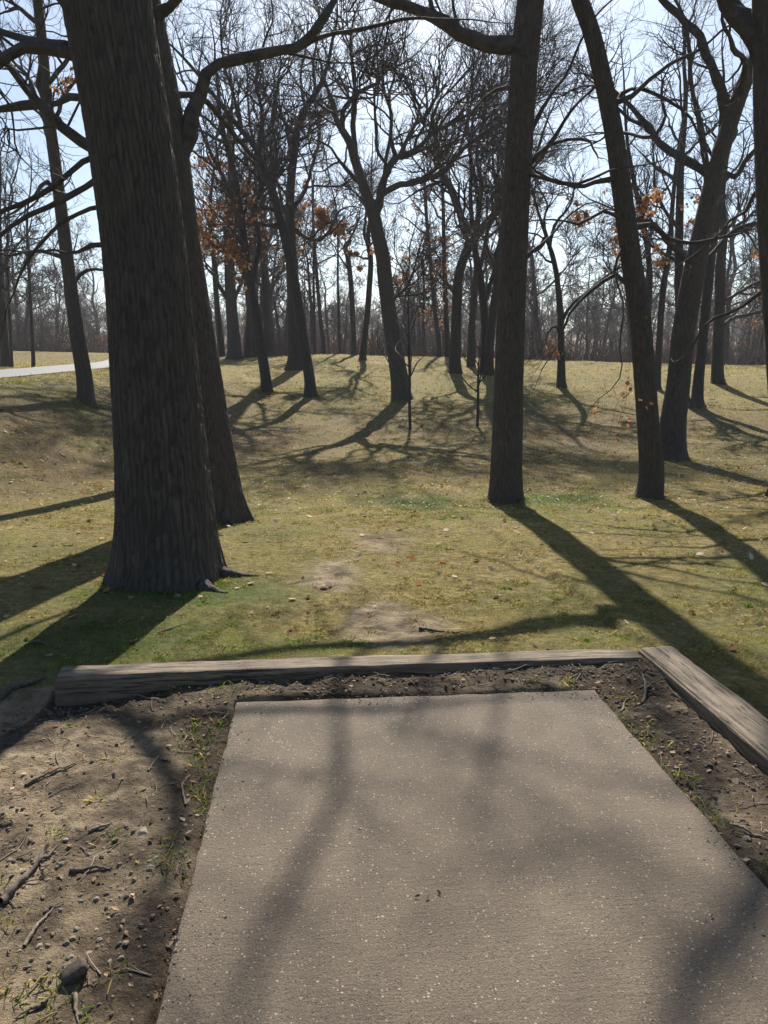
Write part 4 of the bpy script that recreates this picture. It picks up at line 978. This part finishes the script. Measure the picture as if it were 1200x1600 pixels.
tag(obj("grass_sprigs", mesh("grass_sprigs", V, None, np.concatenate([i4 + [[0, 1, 2]], i4 + [[0, 2, 3]]]), GRASS, np.repeat(c, 4, 0))), "sparse green sprigs sprouting along the pad's edges", "grass", None, "stuff")

# fallen leaves: curled oak leaves lying on the lawn
TAN = np.array([(.40, .29, .17), (.30, .19, .105), (.52, .42, .30), (.30, .13, .05), (.20, .13, .075)])
def lying_leaf(rng, L):
    """one lobed, curled oak leaf about the origin"""
    s = np.linspace(-1, 1, 9); half = (1 - s ** 2) ** .6 * .34 * (1 + .45 * np.sin(s * 11 + 1)) + .015
    cur = rng.uniform(.1, .5); twist = rng.normal() * .5
    V = []
    for si, hi in zip(s, half):
        for e in (-1, -.4, .4, 1):
            V.append([si * .5, e * hi, cur * (hi * e) ** 2 * 1.6 + .18 * cur * si ** 2 + twist * .12 * si * e * hi * 3 + rng.normal() * .01])
    V = np.array(V) * L
    q = [[r * 4 + c_, r * 4 + c_ + 1, r * 4 + 5 + c_, r * 4 + 4 + c_] for r in range(8) for c_ in range(3)]
    return V, np.array(q)
rng = np.random.default_rng(5)
bag = Bag(); LEAVES = []
x, y = scatter(rng, 11000, 4.1, 60, .62)
prob = np.where(y < 13, .42, 1.0) * (.25 + .9 * fbm(x / 1.6, y / 1.6, 95, 3) + .5 * litter_mask(x, y))
kp = rng.random(len(x)) < prob * .8; x, y = x[kp], y[kp]
o = np.argsort(y); x, y = x[o], y[o]
SHAPES = [lying_leaf(rng, 1.0) for _ in range(8)]
LEAF_ME = []
for V, q in SHAPES[:6]:
    LEAF_ME.append([mesh("fallen_leaf", V, q, None, LITTER, TAN[k] * 1.0, True) for k in range(5)])
n_ind = 0
for xi, yi in zip(x, y):
    L = .024 + .050 * rng.random() ** 1.8; az = rng.random() * 6.283; z = float(ground_z(xi, yi))
    ci = int(rng.choice(5, p=[.3, .2, .3, .1, .1]))
    if n_ind < 150:
        o_ = obj("fallen_leaf", LEAF_ME[int(rng.integers(0, 6))][ci], None, (xi, yi, z + .012)); o_.scale = (L,) * 3; o_.rotation_euler = (rng.normal() * .35, rng.normal() * .35, az)
        tag(o_, "curled dry oak leaf lying on the lawn near the timbers", "leaf", "dry leaves lying on the near lawn"); n_ind += 1
    else:
        V, q = SHAPES[int(rng.integers(0, 8))]; L *= 1 + yi / 60
        a, bb = rng.normal() * .4, rng.normal() * .4
        W = V * L; cz, sz = math.cos(az), math.sin(az)
        W = np.stack([W[:, 0] * cz - W[:, 1] * sz, W[:, 0] * sz + W[:, 1] * cz, W[:, 2] + W[:, 0] * a + W[:, 1] * bb + .02], 1) + [xi, yi, z]
        bag.add(W, q, None, TAN[ci] * rng.uniform(.8, 1.25))
x, y = scatter(rng, 16000, 11, 58, .8)
kp = rng.random(len(x)) < .15 + 1.4 * np.clip(fbm(x / 1.9, y / 1.9, 96, 4) - .38, 0, 1) * 2; x, y = x[kp], y[kp]; n = len(x)
az = rng.random(n) * 6.283; L = ((.025 + .045 * rng.random(n)) * (.8 + y / 55))[:, None]
d = norm(np.stack([np.cos(az), np.sin(az), rng.normal(size=n) * .25], 1)); sd = norm(np.stack([-np.sin(az), np.cos(az), rng.normal(size=n) * .25], 1)); p = np.stack([x, y, ground_z(x, y) + .022], 1)
c = np.array([(.52, .42, .29), (.60, .52, .40), (.36, .25, .15), (.44, .33, .21)])[rng.integers(0, 4, n)] * (.7 + .5 * rng.random((n, 1)))
bag.add(np.stack([p, p + d * L * .5 + sd * L * .34 + [0, 0, .006], p + d * L, p + d * L * .45 - sd * L * .3 + [0, 0, .008]], 1).reshape(-1, 3), np.arange(n * 4).reshape(-1, 4), None, np.repeat(c, 4, 0))
tag(obj("fallen_leaves", bag.mesh("fallen_leaves", LITTER, True)), "pale dry leaves strewn over the slope", "leaves", None, "stuff")

# stones
ico_v, ico_f = None, None
def icosphere():
    f = (1 + 5 ** .5) / 2
    v = norm(np.array([(-1, f, 0), (1, f, 0), (-1, -f, 0), (1, -f, 0), (0, -1, f), (0, 1, f), (0, -1, -f), (0, 1, -f), (f, 0, -1), (f, 0, 1), (-f, 0, -1), (-f, 0, 1)], float))
    t_ = np.array([(0,11,5),(0,5,1),(0,1,7),(0,7,10),(0,10,11),(1,5,9),(5,11,4),(11,10,2),(10,7,6),(7,1,8),(3,9,4),(3,4,2),(3,2,6),(3,6,8),(3,8,9),(4,9,5),(2,4,11),(6,2,10),(8,6,7),(9,8,1)])
    return v, t_
def subdiv(v, t_):
    v = list(map(tuple, v)); cache = {}; out = []
    def mid(a, b_):
        k = (min(a, b_), max(a, b_))
        if k not in cache: cache[k] = len(v); v.append(tuple(norm((np.array(v[a]) + np.array(v[b_])) / 2)))
        return cache[k]
    for a, b_, c_ in t_:
        d, e, f_ = mid(a, b_), mid(b_, c_), mid(c_, a); out += [(a, d, f_), (d, b_, e), (f_, e, c_), (d, e, f_)]
    return np.array(v), np.array(out)
I0 = icosphere(); I1 = subdiv(*I0); I2 = subdiv(*I1)
ROCK = np.array([(.20, .165, .13), (.26, .215, .165), (.10, .085, .072), (.24, .18, .125), (.33, .28, .22)])
rng = np.random.default_rng(6)
bag = Bag(); n = 0
m_ = 42000; x = -3 + rng.random(m_) * 5.2; y = 1.1 + rng.random(m_) * 3.1
a, l = padc(x, y)
ok = ~blocked(x, y, .01) & (timber_side(x, y) < -.07) & (rt_side(x, y) < -.1)
wgt = .10 + .7 * np.clip(fbm(x * 2.3, y * 2.3, 97, 3) - .45, 0, 1) * 3 + .5 * np.exp(-((timber_side(x, y) + .12) / .12) ** 2) * (x > -.9) + .35 * (a > .9)
ok &= rng.random(m_) < wgt
x, y = x[ok], y[ok]; z = ground_z(x, y)
for xi, yi, zi in zip(x, y, z):
    s = .002 + .010 * rng.random() ** 4
    V = I0[0] * (1 + .3 * (rng.random((12, 1)) - .5)) * (s * np.array([1, .6 + .5 * rng.random(), .45 + .3 * rng.random()]))
    az = rng.random() * 6.28; cz, sz = math.cos(az), math.sin(az)
    bag.add(np.stack([V[:, 0] * cz - V[:, 1] * sz, V[:, 0] * sz + V[:, 1] * cz, V[:, 2]], 1) + [xi, yi, zi + s * .15], None, I0[1], (ROCK[rng.integers(0, 5)] if rng.random() < .5 else np.array([.19, .14, .095])) * rng.uniform(.6, 1.2))
tag(obj("gravel", bag.mesh("gravel", STONE, False)), "small gravel and grit scattered over the bare soil", "gravel", None, "stuff")
STONE_ME = []
for k in range(5):
    v = I2[0]; nn = vn3(v[:, 0] * 1.4 + k * 9, v[:, 1] * 1.4, v[:, 2] * 1.4, k) + .3 * vn3(v[:, 0] * 4, v[:, 1] * 4, v[:, 2] * 4, k)
    fl = norm(np.random.default_rng(k + 20).normal(size=(9, 3))); w_ = v * (.7 + .45 * nn)[:, None]
    for nv in fl: w_ = w_ - np.clip(w_ @ nv - .62, 0, None)[:, None] * nv      # chipped faces
    STONE_ME.append(mesh("stone", w_ * np.array([1, .74, .5]), None, I2[1], STONE, ROCK[k], False))
cnt = 0
for _ in range(400):
    if cnt >= 46: break
    if cnt < 32: xi, yi = rng.uniform(-1.9, -.75), rng.uniform(1.5, 3.3)
    else: xi, yi = rng.uniform(1.05, 1.55), rng.uniform(2.0, 3.9)
    if blocked(np.array([xi]), np.array([yi]), .03)[0] or timber_side(xi, yi) > -.1 or rt_side(xi, yi) > -.14: continue
    s = .012 + .022 * rng.random() ** 2
    o_ = obj("stone", STONE_ME[int(rng.integers(0, 5))], None, (xi, yi, float(ground_z(xi, yi)) - s * .05)); o_.scale = (s, s * rng.uniform(.8, 1.2), s * rng.uniform(.7, 1.1)); o_.rotation_euler = (rng.normal() * .2, rng.normal() * .2, rng.random() * 6.28)
    tag(o_, "small rounded stone half sunk in the sandy soil beside the pad" if cnt < 32 else "small rounded stone between the pad and the wide pale timber", "stone", "stones in the soil beside the pad" if cnt < 32 else "stones between the pad and side timber"); cnt += 1
# one broken brick-like stone near the camera
v = I2[0]; vv = np.sign(v) * np.abs(v) ** .55 * np.array([.036, .022, .020]) * (1 + .12 * (vn3(v[:, 0] * 3, v[:, 1] * 3, v[:, 2] * 3, 4)[:, None] - .5))
o_ = obj("stone", mesh("stone", vv, None, I2[1], STONE, (.06, .045, .036), True), None, (-.84, 1.83, .004)); o_.rotation_euler = (.1, -.35, .6)
tag(o_, "dark blocky broken stone beside the pad, largest in the soil", "stone")

# sticks
def stick(rng, p0, az, L, r, col, wig=.16, fork=0):
    n_ = 9; P, Rr = march(rng, np.array([p0]), np.array([[math.cos(az), math.sin(az), .0]]), np.array([L]), np.array([r]), n_, wig, 0, r * .35)
    P = P[0]; P[:, 2] = ground_z(P[:, 0], P[:, 1]) + Rr[0] * .7 + .006 * np.abs(np.sin(np.linspace(0, 3.1, n_) * rng.uniform(.6, 1.6)))
    a, l = padc(P[:, 0], P[:, 1]); on = (np.abs(a) < PAD_W / 2 + .01) & (l < .01); P[on, 2] = .03 + r
    b2 = Bag(); Q = resample(np.concatenate([P, Rr[0][:, None]], 1), 22)
    Q[:, :3] += rng.normal(size=(22, 3)) * r * .18
    V, f = tubes(Q[None, :, :3], Q[None, :, 3] * (1 + .25 * (rng.random(22) - .5))[None], 7); b2.add(V, f)
    for e in range(fork):
        i = int(rng.integers(3, 7)); d_ = norm(P[i + 1] - P[i]); sgn = 1 if rng.random() < .5 else -1; ang = sgn * rng.uniform(.4, .9)
        dd = np.array([[d_[0] * math.cos(ang) - d_[1] * math.sin(ang), d_[0] * math.sin(ang) + d_[1] * math.cos(ang), .12]])
        Pf, Rf = march(rng, P[i:i + 1], dd, np.array([L * rng.uniform(.25, .5)]), np.array([r * .6]), 6, wig, 0, r * .25)
        V, f = tubes(Pf, Rf, 6); b2.add(V, f)
    V = np.concatenate(b2.v); o0 = np.array(p0, float); o0[2] = P[0, 2]
    return mesh("stick", V - o0, np.concatenate(b2.q), None, STICK, col, True), o0
BROWN = np.array([(.10, .075, .055), (.16, .125, .09), (.24, .19, .14), (.07, .052, .04)])
def ground_at(u, v):
    d = ray(u, v); t = np.linspace(1.2, 12, 1500); px = d[0] * t; py = d[1] * t; pz = CAM_Z + d[2] * t
    i = int(np.argmax(pz < terrain_base(px, py))); return px[i], py[i]
STK = [((0, 1415), (135, 1325), .011, 3, 1, "longest dark stick lying on the sandy soil near the pad"), ((38, 1480), (85, 1410), .005, 2, 0, "thin pale stick below the longest dark stick"),
       ((110, 1365), (175, 1350), .007, 3, 0, "short black stick beside the tip of the longest one"), ((40, 1230), (100, 1190), .006, 0, 0, "thin grey stick between the free end of the front timber and the soil's pale hollow"),
       ((232, 1210), (258, 1175), .004, 2, 0, "pale curved twig lying just outside the pad's corner"), ((290, 1260), (305, 1210), .004, 2, 0, "upright looking pale twig close along the pad's edge"),
       ((195, 1085), (245, 1108), .006, 1, 1, "crooked twig lying in the lee of the front timber"), ((855, 1028), (912, 1062), .007, 0, 1, "dark forked stick poking out at the front timber near its joint"),
       ((790, 1068), (850, 1045), .005, 1, 0, "pale brown stick lying along the front timber's foot"), ((1003, 1100), (1030, 1060), .006, 1, 1, "forked pale twig in the gravel corner where the timbers meet"),
       ((1050, 1090), (1110, 1120), .005, 2, 0, "thin straight stick beside the wide pale timber"), ((970, 1115), (1005, 1090), .004, 2, 0, "short tan twig near the pad's far corner"),
       ((1140, 1290), (1195, 1325), .006, 2, 0, "straight stick lying along the pad's side under the wide timber"), ((50, 1003), (105, 1012), .007, 3, 0, "dark twig lying in the green grass behind the front timber"),
       ((250, 990), (300, 975), .005, 1, 0, "bent twig on the green lawn before the huge trunk"), ((655, 985), (735, 993), .009, 3, 1, "dark stick lying on the bare path past the front timber"),
       ((0, 1090), (90, 1062), .016, 3, 1, "thick dark root like branch lying against the front timber's free end"), ((115, 1550), (120, 1600), .006, 1, 0, "short grey stick by the near sprigs of grass"),
       ((140, 1300), (195, 1275), .005, 2, 0, "slight tan twig lying across the pale sand"), ((75, 1060 + 500), (20, 1590), .006, 0, 0, "brown twig nearest the frame's lower corner")]
rng = np.random.default_rng(8)
for (p_, q_, r, ci, fk, lab) in STK:
    a_, b_ = np.array(ground_at(*p_)), np.array(ground_at(*q_)); dd = b_ - a_
    me, o0 = stick(rng, (a_[0], a_[1], 0.0), math.atan2(dd[1], dd[0]), float(np.linalg.norm(dd)), r, BROWN[ci], .12, fk)
    tag(obj("stick", me, None, o0), lab, "stick")
bag = Bag()
m_ = 4200; x = -2.6 + rng.random(m_) * 4.6; y = 1.2 + rng.random(m_) * 3.0
ok = ~blocked(x, y, .02) & (timber_side(x, y) < -.09) & (rt_side(x, y) < -.12)
wgt = .18 + .8 * np.exp(-((timber_side(x, y) + .15) / .16) ** 2) * (x > -.6) + .3 * (x > 1)
ok &= rng.random(m_) < wgt
x, y = x[ok], y[ok]; M = len(x)
p0 = np.stack([x, y, ground_z(x, y) + .004], 1); az = rng.random(M) * 6.283
PP, RR = march(rng, p0, np.stack([np.cos(az), np.sin(az), np.zeros(M)], 1), .03 + .13 * rng.random(M) ** 2, np.full(M, .0022), 5, .16, 0, .0012)
PP[..., 2] = ground_z(PP[..., 0], PP[..., 1]) + .004 + .01 * rng.random((M, 1)) * np.linspace(0, 1, 5)[None]
a, l = padc(PP[..., 0], PP[..., 1]); okk = ~np.any((np.abs(a) < PAD_W / 2) & (l < 0), axis=1); PP, RR = PP[okk], RR[okk]
V, f = tubes(PP, RR, 4); bag.add(V, f, None, np.repeat(BROWN[rng.integers(0, 4, len(PP))] * 1.5, 20, 0))
tag(obj("twig_litter", bag.mesh("twig_litter", STICK, True)), "fine twig litter over the bare soil", "twigs", None, "stuff")
print("verts", sum(len(o.data.vertices) for o in bpy.data.objects if o.type == 'MESH'))

# broken leaf scraps and bark chips in the soil, crumbs swept on to the pad's rim
rng = np.random.default_rng(44)
m_ = 9000; x = -2.8 + rng.random(m_) * 4.8; y = 1.1 + rng.random(m_) * 3.0
a, l = padc(x, y); ins = (timber_side(x, y) < -.09) & (rt_side(x, y) < -.12) & ~blocked(x, y, .005)
wgt = .10 + .35 * np.exp(-((timber_side(x, y) + .14) / .15) ** 2) + .45 * np.exp(-((np.abs(a) - 1.0) / .18) ** 2) + .25 * (fbm(x * 2.5, y * 2.5, 99, 3) > .52)
kp = ins & (rng.random(m_) < wgt); x, y = x[kp], y[kp]; n = len(x)
L = (.007 + .028 * rng.random(n) ** 2.0)[:, None]; az = rng.random(n) * 6.283
d = norm(np.stack([np.cos(az), np.sin(az), rng.normal(size=n) * .25], 1)); sd = norm(np.stack([-np.sin(az), np.cos(az), rng.normal(size=n) * .25], 1)); p = np.stack([x, y, ground_z(x, y) + .004], 1)
V = np.stack([p, p + d * L * .5 + sd * L * .32 + [0, 0, .002], p + d * L, p + d * L * .45 - sd * L * .28 + [0, 0, .003]], 1).reshape(-1, 3)
i4 = np.arange(n)[:, None] * 4; SC = np.array([(.30, .21, .13), (.12, .085, .055), (.45, .36, .25), (.07, .05, .035), (.22, .12, .06)])
c = SC[rng.choice(5, n, p=[.33, .18, .24, .13, .12])] * (.7 + .6 * rng.random((n, 1)))
tag(obj("leaf_scraps", mesh("leaf_scraps", V, None, np.concatenate([i4 + [[0, 1, 2]], i4 + [[0, 2, 3]]]), LITTER, np.repeat(c, 4, 0))), "broken leaf scraps and bark chips littering the bare soil", "leaf litter", None, "stuff")
bag = Bag(); m_ = 1500
for k in range(m_):
    e = rng.integers(0, 3); off = -.14 * rng.random() ** 3.2 + .006; u_ = rng.random()
    la, ll = (-(PAD_W / 2 + off), -3.4 * u_) if e == 0 else (PAD_W / 2 + off, -3.0 * u_) if e == 1 else ((u_ - .5) * PAD_W, off)
    if vn2(la * 4 + 9, ll * 4, 55) < .42: continue
    xw = PAD_C[0] + la * _pc - ll * _ps; yw = PAD_C[1] + la * _ps + ll * _pc; r = .0015 + .004 * rng.random() ** 3
    bag.add(I0[0] * (1 + .5 * (rng.random((12, 1)) - .5)) * r * [1, 1, .6] + [xw, yw, .026], None, I0[1], (np.array([.10, .075, .05]) if rng.random() < .7 else np.array([.3, .25, .19])) * rng.uniform(.5, 1.1))
tag(obj("soil_crumbs", bag.mesh("soil_crumbs", STONE, False)), "crumbs of soil and grit spilt over the pad's rim", "soil", None, "stuff")
for k, (u, v, L) in enumerate([(562, 1298, .022), (548, 1304, .016), (1112, 1432, .024), (1102, 1437, .018), (1178, 1446, .022), (652, 1402, .03), (686, 1396, .034), (668, 1404, .026), (840, 1425, .014)]):
    d = ray(u, v); tt = (.027 - CAM_Z) / d[2]
    me = mesh("leaf_scrap", *SHAPES[k % 6], None, LITTER, (.055, .04, .03), True); o_ = obj("leaf_scrap", me, None, (d[0] * tt, d[1] * tt, .031)); o_.scale = (L * .62, L * .34, L * .6); o_.rotation_euler = (.3 * (-1) ** k, .2, k * 1.9)
    tag(o_, "dark crumpled leaf scrap lying on the concrete pad", "leaf scrap", "leaf scraps on the concrete pad")
# ------------------------------------------------------------------ thin spring haze
hv = np.array([(a, b_, c_) for a in (-560, 560) for b_ in (-100, 680) for c_ in (-2.2, 62)], float)
hq = [[0, 1, 3, 2], [4, 6, 7, 5], [0, 4, 5, 1], [2, 3, 7, 6], [0, 2, 6, 4], [1, 5, 7, 3]]
HZ = bpy.data.materials.new("haze"); HZ.use_nodes = True; HZ.node_tree.nodes.clear()
pv = N(HZ.node_tree, "ShaderNodeVolumePrincipled"); pv.inputs["Density"].default_value = .00045; pv.inputs["Color"].default_value = (.95, .94, .98, 1); pv.inputs["Anisotropy"].default_value = .2
ho = N(HZ.node_tree, "ShaderNodeOutputMaterial"); HZ.node_tree.links.new(pv.outputs[0], ho.inputs["Volume"])
tag(obj("haze", mesh("haze", hv, hq, None, HZ)), "thin bright haze in the air between the trees", "haze", None, "stuff")
